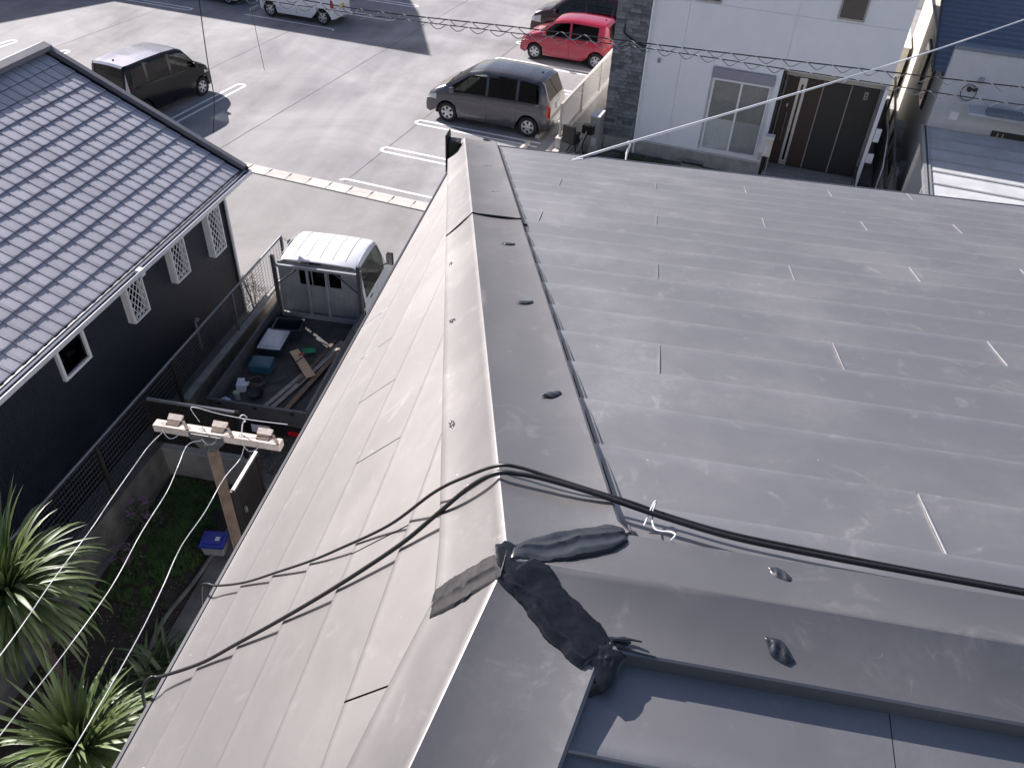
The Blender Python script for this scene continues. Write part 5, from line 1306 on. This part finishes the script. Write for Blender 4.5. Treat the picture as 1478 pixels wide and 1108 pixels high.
for x in (u0-.02, u1+.0): MB().box((x-.02,-.02,z0),(x+.0,.0195,z1)).obj('shutter_track', M_WALLG, WH)
MB().box((4.42,-.03,.50),(4.50,.018,.70)).obj('outlet_box', M_WALLC, WH)
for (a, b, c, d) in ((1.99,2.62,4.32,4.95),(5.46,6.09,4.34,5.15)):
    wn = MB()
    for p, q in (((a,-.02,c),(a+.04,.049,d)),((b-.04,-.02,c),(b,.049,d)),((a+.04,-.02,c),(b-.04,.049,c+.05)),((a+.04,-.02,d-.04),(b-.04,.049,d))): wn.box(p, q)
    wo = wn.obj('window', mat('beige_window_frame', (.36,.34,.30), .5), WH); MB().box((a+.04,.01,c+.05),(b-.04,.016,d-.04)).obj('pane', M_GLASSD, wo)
    MB().box((a+.04,.03,c+.05),(b-.04,.048,d-.04)).obj('dark_room_sheet', M_DARKIN, wo)  # dark sheet behind the pane stands in for the unlit room
# porch: recessed wall of door panels
MB().box((4.53,.05,.10),(4.60,.99,2.94)).obj('porch_side_wall', M_DOORK, WH)
PV = .74
for u_a, u_b, mt_, nm in ((4.66,4.98,M_DOORB,'door_panel'),(5.18,5.60,M_DOORB,'entrance_door'),(5.63,6.30,M_DOORK,'door_panel'),(6.33,7.02,M_DOORK,'door_panel')):
    MB().box((u_a,PV,.20),(u_b,PV+.05,2.62 if nm != 'x' else 2.6)).obj(nm, mt_, WH)
MB().box((4.98,PV-.01,.20),(5.18,PV+.05,2.62)).obj('door_stile', M_ALU, WH)
MB().box((5.05,PV-.014,.34),(5.11,PV-.0105,2.45)).obj('door_slit_pane', M_GLASSD, WH)
for u_ in (4.645, 5.615, 6.315): MB().box((u_-.014,PV-.012,.20),(u_+.014,PV+.04,2.62)).obj('door_frame_strip', M_GREYP, WH)
MB().tube([(4.86,PV-.06,.9),(4.86,PV-.06,1.7)], .012, 6).obj('door_handle', M_ALU, WH)
for z in (.95,1.65): MB().box((4.85,PV-.06,z-.01),(4.87,PV,z+.01)).obj('handle_bracket', M_ALU, WH)
MB().box((4.80,PV-.02,1.82),(4.84,PV,1.90)).obj('lock', M_ALU, WH)
MB().box((4.61,PV-.005,2.64),(7.1,.99,2.93)).obj('transom_wall', M_WALLC, WH)
MB().box((6.05,PV-.02,2.66),(6.13,PV-.006,2.80)).obj('wall_switch', M_WHITE, WH); MB().box((6.66,PV-.02,2.32),(6.76,PV-.001,2.52)).obj('wall_notice', M_GREYP, WH)
for z in (2.37,2.44): MB().lathe([(0,0),(.022,0),(.022,-.004),(0,-.004)], (6.71,PV-.021,z), 'y', 10).obj('wall_notice_dot', M_BLACKPL, WH)
MB().box((4.53,.052,2.942),(7.12,.98,2.958)).obj('porch_ceiling', M_WALLG, WH)
MB().box((7.06,.02,.12),(7.15,.10,2.94)).obj('porch_post', M_WALLW, WH)
MB().box((7.16,-.06,1.55),(7.30,.0,1.90)).obj('meter_box', M_WALLW, WH, bevel=.01); MB().box((7.16,.0,.95),(7.32,.08,1.20)).obj('meter_box', M_WALLW, WH, bevel=.01)
# roof edge far above
MB().box((-.5,-.5,HT),(7.6,DP+.5,HT+.12)).obj('roof_slab', M_TRIM, WH)
hp = MB(); hp.add([(-.55,-.55,HT+.121),(7.65,-.55,HT+.121),(7.65,DP+.55,HT+.121),(-.55,DP+.55,HT+.121),(2.9,3.2,HT+1.6),(4.2,3.2,HT+1.6),(4.2,4.8,HT+1.6),(2.9,4.8,HT+1.6)], [(0,1,5,4),(1,2,6,5),(2,3,7,6),(3,0,4,7),(4,5,6,7)]); hp.obj('roof', M_TRIM, WH)
# porch floor tiles and steps
PF = lfthing('porch_floor', 'grey tiled porch floor and step in front of the dark doors', 'porch', 5.9, 0)
MB().box((-1.36,-1.60,0),(1.62,.73,.10)).obj('slab', M_CONCD, PF); MB().box((-1.28,-1.0,.102),(1.25,.725,.188)).obj('step', M_CONC, PF)
ptm = MB().box((-.145,-.145,0),(.145,.145,.010)).mesh('floor_tile', M_CONC)
for i in range(8):
    for j in range(5): link('floor_tile', ptm, PF, (-1.12+i*.31,-.85+j*.31,.189))
    for j in range(2): link('floor_tile', ptm, PF, (-1.12+i*.31,-1.44+j*.30,.101))
HR_ = lfthing('handrail', 'thin dark handrail post at the edge of the porch floor', 'handrail', 6.95, -1.15, .1)
MB().tube([(0,.35,0),(0,.35,1.0),(0,-.35,.86),(0,-.35,0)], .018, 8).obj('rail_tube', M_BROWNAL, HR_, smooth=60)
# ground strip at the foot of the house, utility box, mailbox, planters, weeds, bicycle
g = MB(); g.add([LF(-.80,-3.6,-.002),LF(4.5,-3.6,-.002),LF(4.5,.02,-.002),LF(-.80,.02,-.002)], [(0,1,2,3)]); struct('garden_soil_strip', g, M_CONCD)
UBX = lfthing('utility_cabinet', 'grey concrete-coloured utility cabinet at the foot of the slate corner', 'cabinet', -.14, -.38)
MB().box((-.13,-.28,0),(.13,.28,1.10)).obj('cabinet_body', M_CONC, UBX, bevel=.01); MB().box((-.145,-.295,1.102),(.145,.295,1.14)).obj('cabinet_lid', M_WALLG, UBX, bevel=.008)
MB().box((-.06,-.292,.30),(.08,-.281,.52)).obj('cabinet_hatch', M_WALLG, UBX)
MBX = lfthing('mailbox', 'slim mailbox with a beige door on a frame between window and porch', 'mailbox', 4.62, -.72)
MB().box((-.10,-.10,.95),(.12,.10,1.42)).obj('box', M_WALLC, MBX, bevel=.008); MB().box((-.11,-.12,1.422),(.13,.12,1.50)).obj('hood', M_WALLG, MBX, bevel=.01)
for s_ in (-.08,.10): MB().tube([(s_,0,0),(s_,0,.95)], .013, 6).obj('leg', M_ALU, MBX)
MB().box((-.06,-.105,1.0),(.02,-.101,1.25)).obj('name_strip', M_PAPER, MBX)
pot = lfthing('planter_box', 'pale green planter trough under the sliding window', 'planter', 2.72, -.30)
MB().add([(-.27,-.09,0),(.27,-.09,0),(.27,.09,0),(-.27,.09,0),(-.32,-.12,.17),(.32,-.12,.17),(.32,.12,.17),(-.32,.12,.17)], [(0,3,2,1),(0,1,5,4),(1,2,6,5),(2,3,7,6),(3,0,4,7)]).obj('trough', mat('pale_green_plastic', (.20,.27,.20), .6, var=.1, vscale=6), pot); MB().box((-.29,-.10,.13),(.29,.10,.14)).obj('soil', M_SOIL, pot)
for i, (u_, v_) in enumerate([(.75,-.38),(1.25,-.42),(1.75,-.36)]):
    p = LF(u_, v_); shrub(['low weeds by the foot of the downpipe','low weeds between the downpipe weeds and the planter','low weeds just left of the green planter'][i], tuple(p), .26, .13, 300, 0, 60+i, 'weeds', 'ground_weeds', lm=mat('weed_green', (.05,.09,.025), .8, var=.3, vscale=20))
BK = lfthing('bicycle', 'bicycle with a black child seat leaning beside the block wall', 'bicycle', -.40, -1.15, 0, None, R(78))
for x in (-.50,.50):
    wb = MB(); wb.tube([(x+.30*math.cos(a),0,.31+.30*math.sin(a)) for a in [k*math.tau/24 for k in range(25)]], .018, 6, cap=False); wo = wb.obj('wheel', M_TYRE, BK, smooth=60)
    sp_ = MB(); 
    for k in range(12): sp_.tube([(x,0,.31),(x+.29*math.cos(k*math.tau/12),0,.31+.29*math.sin(k*math.tau/12))], .002, 3)
    sp_.obj('spokes', M_ALU, wo)
fr = MB(); fr.tube([(-.5,0,.31),(-.12,0,.30),(-.25,0,.80)], .016, 6); fr.tube([(-.12,0,.30),(.36,0,.72),(.50,0,.31)], .016, 6); fr.tube([(-.2,0,.62),(.36,0,.68)], .016, 6); fr.obj('frame', M_ALU, BK, smooth=50)
MB().tube([(.20,-.27,.98),(.34,-.12,.96),(.36,0,.92),(.34,.12,.96),(.20,.27,.98)], .013, 6).obj('handlebar', M_ALU, BK, smooth=60)
MB().box((-.34,-.09,.80),(-.12,.09,.88)).obj('saddle', M_BLACKPL, BK, bevel=.03)
cs = MB(); cs.box((-.66,-.19,.68),(-.34,.19,.80)); cs.box((-.74,-.19,.72),(-.66,.19,1.22)); cs.box((-.66,-.20,.80),(-.42,-.16,1.02)); cs.box((-.66,.16,.80),(-.42,.20,1.02)); cs.obj('child_seat', M_BLACKPL, BK, bevel=.03)
MB().box((.38,-.17,.62),(.62,.17,.86)).obj('basket', M_BLACKPL, BK, bevel=.02)

# ------------------------------------------------------------------ right-hand house with carport, boundary wall and passage
g = MB(); g.add([LF(4.5,-6,-.001),LF(16,-6,-.001),LF(16,22,-.001),LF(4.5,22,-.001)], [(0,1,2,3)]); struct('forecourt', g, M_CONC)
BW2 = lfthing('boundary_wall', 'dark grey boundary wall running between the white house and the carport house', 'wall', 7.66, 0)
for i in range(22): MB().box((-.06,-3.8+i*.405,0),(.06,-3.8+i*.405+.401,1.05)).obj('wall_block', M_CONCD, BW2)
MB().box((-.035,-3.8,1.052),(.035,5.1,1.09)).obj('rail', M_BROWNAL, BW2)
for v_ in (-3.7,-1.7,.3,2.3,4.3): MB().box((-.03,v_-.03,1.0921),(.03,v_+.03,1.72)).obj('post', M_BROWNAL, BW2)
MB().box((-.028,-3.8,1.7201),(.028,5.1,1.76)).obj('top_rail', M_BROWNAL, BW2)
RH = lfthing('grey_rendered_house', 'grey rendered house with a blue-grey ribbed roof behind its flat parapet wall on the right', 'house', 8.28, 0)
MB().box((0,0,0),(7.5,.22,4.05)).obj('front_wall', M_WALLG, RH)
MB().box((-.03,-.05,4.052),(7.5,.27,4.14)).obj('parapet_cap', M_BLUER, RH)
MB().box((.02,.2201,0),(7.5,11,3.35)).obj('side_wall', M_WALLC, RH)
MB().box((-.05,.35,3.30),(.0199,11,3.36)).obj('eaves_board', M_TRIM, RH)
bk = MB(); rows = []; nR = 64
for i in range(nR*2+1):
    v_ = .30+i*.115/1; z = 3.42+(v_-.3)*.30; rows.append([(-.28,v_,z+(.028 if i % 2 else 0)),(7.6,v_,z+(.028 if i % 2 else 0))])
ro = bk.grid(rows).obj('ribbed_roof', M_BLUER, RH)
MB().bar((-.29,.28,3.44),(-.29,.30+128*.115,3.42+128*.115*.30+.02),.05,.09).obj('verge_trim', M_TRIM, RH)
# door, awning, fittings
MB().box((1.48,-.02,.10),(4.0,-.001,2.32)).obj('doorway', M_DOORK, RH)
for x in (1.62,1.74): MB().box((x,-.03,1.9),(x+.02,-.021,2.28)).obj('door_edge', M_ALU, RH)
aw = MB(); aw.box((.72,-.62,2.78),(5.0,-.001,2.84)); aw.obj('awning', M_WALLG, RH, bevel=.01)
MB().box((1.1,-.66,2.845),(5.0,-.30,2.94)).obj('awning_gutter', M_BLUER, RH)
MB().bar((1.9,-.01,3.45),(1.9,-.40,2.95),.03,.02).obj('awning_stay', M_WALLW, RH); MB().box((1.82,-.03,3.40),(1.98,-.001,3.56)).obj('stay_bracket', M_GREYP, RH)
MB().box((.42,-.03,2.42),(.62,-.001,2.62)).obj('vent_cover', M_WALLW, RH, bevel=.008)
for dx, dz in ((0,0),(.12,.02)): MB().lathe([(0,0),(.06,0),(.06,-.06),(.03,-.06),(0,-.05)], (.62+dx,-.001,3.20+dz), 'y', 14).obj('cable_anchor', M_BLACKPL, RH, smooth=40)
MB().tube([(.62+.17*math.cos(a),-.08,3.13+.19*math.sin(a)) for a in [k*math.tau/18 for k in range(19)]], .010, 6, cap=False).obj('cable_coil', M_CABLE, RH, smooth=60)
MB().box((.74,-.06,3.36),(.86,-.001,3.50)).obj('junction_box', M_GREYP, RH)
# windows on the flank
for v_ in (2.0,4.2):
    MB().box((-.05,v_,1.9),(.019,v_+1.1,2.9)).obj('side_window_frame', M_BROWNAL, RH)
    MB().box((-.058,v_+.05,1.95),(-.0501,v_+1.05,2.85)).obj('pane', M_GLASSD, RH)
for v_, h_ in ((1.0,.7),(1.5,.5)): MB().box((-.34,v_,0),(.019,v_+.3,h_)).obj('gas_meter', M_GREYP, RH)
# carport
CPT = lfthing('carport', 'low carport with a translucent ribbed sheet roof at the right edge', 'carport', 8.10, -2.8)
cz = lambda v_: 2.34-.02*(v_+2.0)
nb_ = 7; ys_ = [-2.02+i*.69 for i in range(nb_)]
MB().box((-.04,-2.08,2.26),(.03,2.16,2.40)).obj('side_beam', M_ALU, CPT); MB().box((.031,-2.08,2.34),(.075,2.16,2.385)).obj('side_trim', M_BROWNAL, CPT); MB().box((.076,-2.08,2.33),(.11,2.16,2.40)).obj('side_trim', M_ALU, CPT)
for i, y in enumerate(ys_): MB().box((.111,y-.018,2.345),(4.6,y+.018,2.392)).obj('roof_batten', M_ALU, CPT)
for a, b in zip(ys_, ys_[1:]): MB().box((.111,a+.019,2.355),(4.6,b-.019,2.363)).obj('roof_sheet', M_POLY, CPT)
for x in (1.3,2.7,4.1): MB().box((x-.02,-2.0,2.28),(x+.02,2.1,2.32)).obj('rafter', M_ALU, CPT)
for y in (-1.3,1.4):
    MB().box((-.03,y-.05,0),(.05,y+.05,2.259)).obj('post', M_ALU, CPT)
# passage clutter and sunlit shed far back
SD = lfthing('garden_shed', 'sunlit white and cream shed at the back of the narrow passage between the houses', 'shed', 7.75, 9.2)
MB().box((-.42,0,0),(.42,3.6,1.55)).obj('shed_wall', M_WALLC, SD); MB().box((-.46,-.05,1.552),(.46,3.7,1.60)).obj('shed_roof', M_WHITE, SD, bevel=.01)
for y in (.9,1.9,2.8): MB().box((-.46,y,1.6015),(.46,y+.03,1.625)).obj('roof_seam', M_WALLC, SD)
SC = lfthing('stacked_boxes', 'cluttered grey boxes stacked in the shaded passage beside the carport', 'boxes', 7.98, .2)
for i, (a, b, c, d, e, f) in enumerate([(-.15,0,0,.12,.45,.55),(-.12,.05,.551,.10,.35,.80),(-.16,.9,0,.14,1.5,.95),(-.14,2.0,0,.12,2.5,1.3)]): MB().box((a,b,c),(d,e,f)).obj('box', M_GREYP if i != 2 else M_CONCD, SC, bevel=.01)
wp_ = lfthing('standpipe', 'thin white pipe standing against the boundary wall beside the porch', 'pipe', 7.52, -1.0)
MB().tube([(0,0,0),(0,0,1.3),(.0,1.2,1.6),(0,2.2,1.62)], .016, 6).obj('pipe', M_WHWIRE, wp_, smooth=50)

# ------------------------------------------------------------------ overhead cables
def tel(name, label, P, q, r=.012, hel=.055, per=.46, ph=0):
    t = thing(name, label, 'cable', tuple(P[0]), 0, 'telephone cables across the street')
    P = [Vector(p) for p in P]; C_ = catmull(P, 12); o = P[0]
    MB().tube([p-o for p in C_], r, 6).obj('messenger_wire', M_CABLE, t, smooth=60)
    # spiral hanger
    tot = 0; hp_ = []; prev = C_[0]; 
    for p in C_:
        pass
    Lt = sum((b-a).length for a, b in zip(C_, C_[1:])); n = int(Lt/per*18); acc = [0]
    for a, b in zip(C_, C_[1:]): acc.append(acc[-1]+(b-a).length)
    for i in range(n+1):
        s_ = Lt*i/n; k = max(j for j in range(len(acc)) if acc[j] <= s_+1e-9); k = min(k, len(C_)-2)
        p = C_[k].lerp(C_[k+1], (s_-acc[k])/(acc[k+1]-acc[k])); a = s_/per*math.tau+ph
        hp_.append(p-o+Vector((0, hel*math.cos(a), -hel*.9+hel*math.sin(a))))
    MB().tube(hp_, .0085, 5).obj('spiral_hanger', q, t, smooth=60)
M_HANG = mat('grey_hanger_wire', (.28,.28,.30), .35, .5, var=.3, vscale=8)
A_ = [(-14.5,18.3,5.2),(-10,17.5,5.05),(-6.1,16.62,5.0),(-2.41,16.40,5.0),(-.04,16.19,5.0),(3.1,15.99,5.0),(6.68,15.80,5.0),(13,15.2,5.1)]
tel('telephone_cable', 'upper telephone cable with spiral hangers crossing the white house', A_, M_HANG)
B_ = [(-14.5,18.0,4.95),(-10,17.4,4.85),(-6.1,16.9,4.82),(-2.6,16.7,4.8),(-.03,16.57,4.8),(3.17,16.05,4.8),(6.65,15.47,4.8),(13,14.6,4.9)]
tel('telephone_cable', 'lower telephone cable with spiral hangers passing over the porch', B_, M_HANG, .010, .05, .42, 1.3)
SVp = [(-.43,6.62,6.74),(-.20,7.0,6.72),(3.0,11.4,6.36),(6.35,16.16,6.02),(9.5,20.4,5.86)]
tag(MB().tube(catmull(SVp, 8), .011, 6).obj('service_cable', M_WHWIRE, smooth=60), 'straight white service cable running from our far eave to the upper right', 'cable')
t = thing('cable_clamp', 'small white tension clamp hanging on the service cable above the house wall', 'clamp', (-.06,7.2,6.70))
MB().tube([(0,0,.01),(.02,.03,-.02),(.0,.04,-.12)], .012, 6).obj('clamp_body', M_WHWIRE, t, smooth=50)
MB().tube([(.0,.04,-.12),(.0,.04,-.5),(-.02,-.2,-.62)], .010, 6).obj('clamp_tail', M_WHWIRE, t, smooth=50)
for i, (P, lb) in enumerate([([(-9.2,13.6,6.6),(-9.9,15.6,5.6),(-10.8,18.6,3.2),(-12.0,20.5,1.4),(-12.2,20.9,.9)], 'thin dark drop wire hanging in front of the small black car'),
    ([(-8.4,15.4,6.9),(-8.9,17.6,5.4),(-9.6,20.0,3.0),(-10.3,21.8,1.2)], 'very thin wire hanging right of the small black car')]): pass
# two thin drop wires in front of the black car
for (pts_, lb, r_) in (([(-9.55,17.0,4.8),(-9.60,17.02,4.2),(-9.66,17.05,3.4),(-9.70,17.1,2.6),(-9.95,17.2,1.7)], 'dark drop wire hanging in front of the small black car', .012), ([(-8.55,17.3,4.8),(-8.52,17.3,4.2),(-8.45,17.3,3.3)], 'very thin loose wire hanging right of the small black car', .006)):
    tag(MB().tube(catmull(pts_, 6), r_, 5).obj('drop_wire', M_CABLE, smooth=60), lb, 'wire')

# ------------------------------------------------------------------ buildings beyond the frame whose shadows fall on the car park
def block(name, label, corners, h, wall_m, roof_m, pitch=1.6):
    P = [Vector((x, y, 0)) for x, y in corners]; c = sum(P, Vector())/4
    t = thing(name, label, 'building', tuple(c)); w_ = MB(); n = 4
    Q = [p-c for p in P]
    w_.add([q for q in Q]+[q+Vector((0,0,h-.3)) for q in Q], [(0,1,5,4),(1,2,6,5),(2,3,7,6),(3,0,4,7),(4,5,6,7)]); w_.obj('wall', wall_m, t)
    e = [q*1.0 for q in Q]; m1 = (e[0]+e[3])/2; m2 = (e[1]+e[2])/2
    r_ = MB(); r_.add([e[0]+Vector((0,0,h)), e[1]+Vector((0,0,h)), e[2]+Vector((0,0,h)), e[3]+Vector((0,0,h)), m1+Vector((0,0,h+pitch)), m2+Vector((0,0,h+pitch)), *[q+Vector((0,0,h-.3)) for q in e]], [(0,1,5,4),(2,3,4,5),(0,4,3),(1,2,5),(0,6,7,1),(2,8,9,3),(1,7,8,2),(3,9,6,0)]); r_.obj('roof', roof_m, t)
    for k in range(5):
        a = Q[0].lerp(Q[1], (k+.5)/5); d = (Q[1]-Q[0]).normalized(); o_ = (Q[0]-Q[3]).normalized()
        for z in (1.0, 3.9):
            if z+1.3 < h-.5: MB().obox(a+Vector((0,0,z+.7))+o_*.0, d*.8, o_*.04, (0,0,.6)).obj('window', M_GLASSD, t)
    return t
def shadow_src(x, y, h):                     # where a roof corner must stand for its shadow to fall at x, y
    k = h/math.tan(R(SUN_ELEV)); return x+math.sin(R(SUN_AZ))*k, y+math.cos(R(SUN_AZ))*k
c0 = shadow_src(-7.81, 29.5, 8.0)
ux, uy = UX, UY; A0 = Vector((*c0, 0)); yd_ = Vector((-.39,.92,0)).normalized()
B1 = A0-ux*26; 
block('apartment_building', 'pale building beyond the car park that throws the long shadow over the white hatchback', [(B1.x,B1.y),(A0.x,A0.y),((A0+yd_*12).x,(A0+yd_*12).y),((B1+yd_*12).x,(B1+yd_*12).y)], 8.0, M_WALLC, M_TRIM, 0.4)
# a second one to the far left
c1 = Vector((*shadow_src(-24.08,28.15,7.0),0)); c2 = Vector((*shadow_src(-21.0,33.6,7.0),0)); dd = Vector((-(c2-c1).y,(c2-c1).x,0)).normalized()*9
block('neighbouring_building', 'building further left whose shadow crosses the top left corner of the car park', [(c2.x,c2.y),(c1.x,c1.y),((c1+dd).x,(c1+dd).y),((c2+dd).x,(c2+dd).y)], 7.0, M_WALLW, M_TRIM, .3)
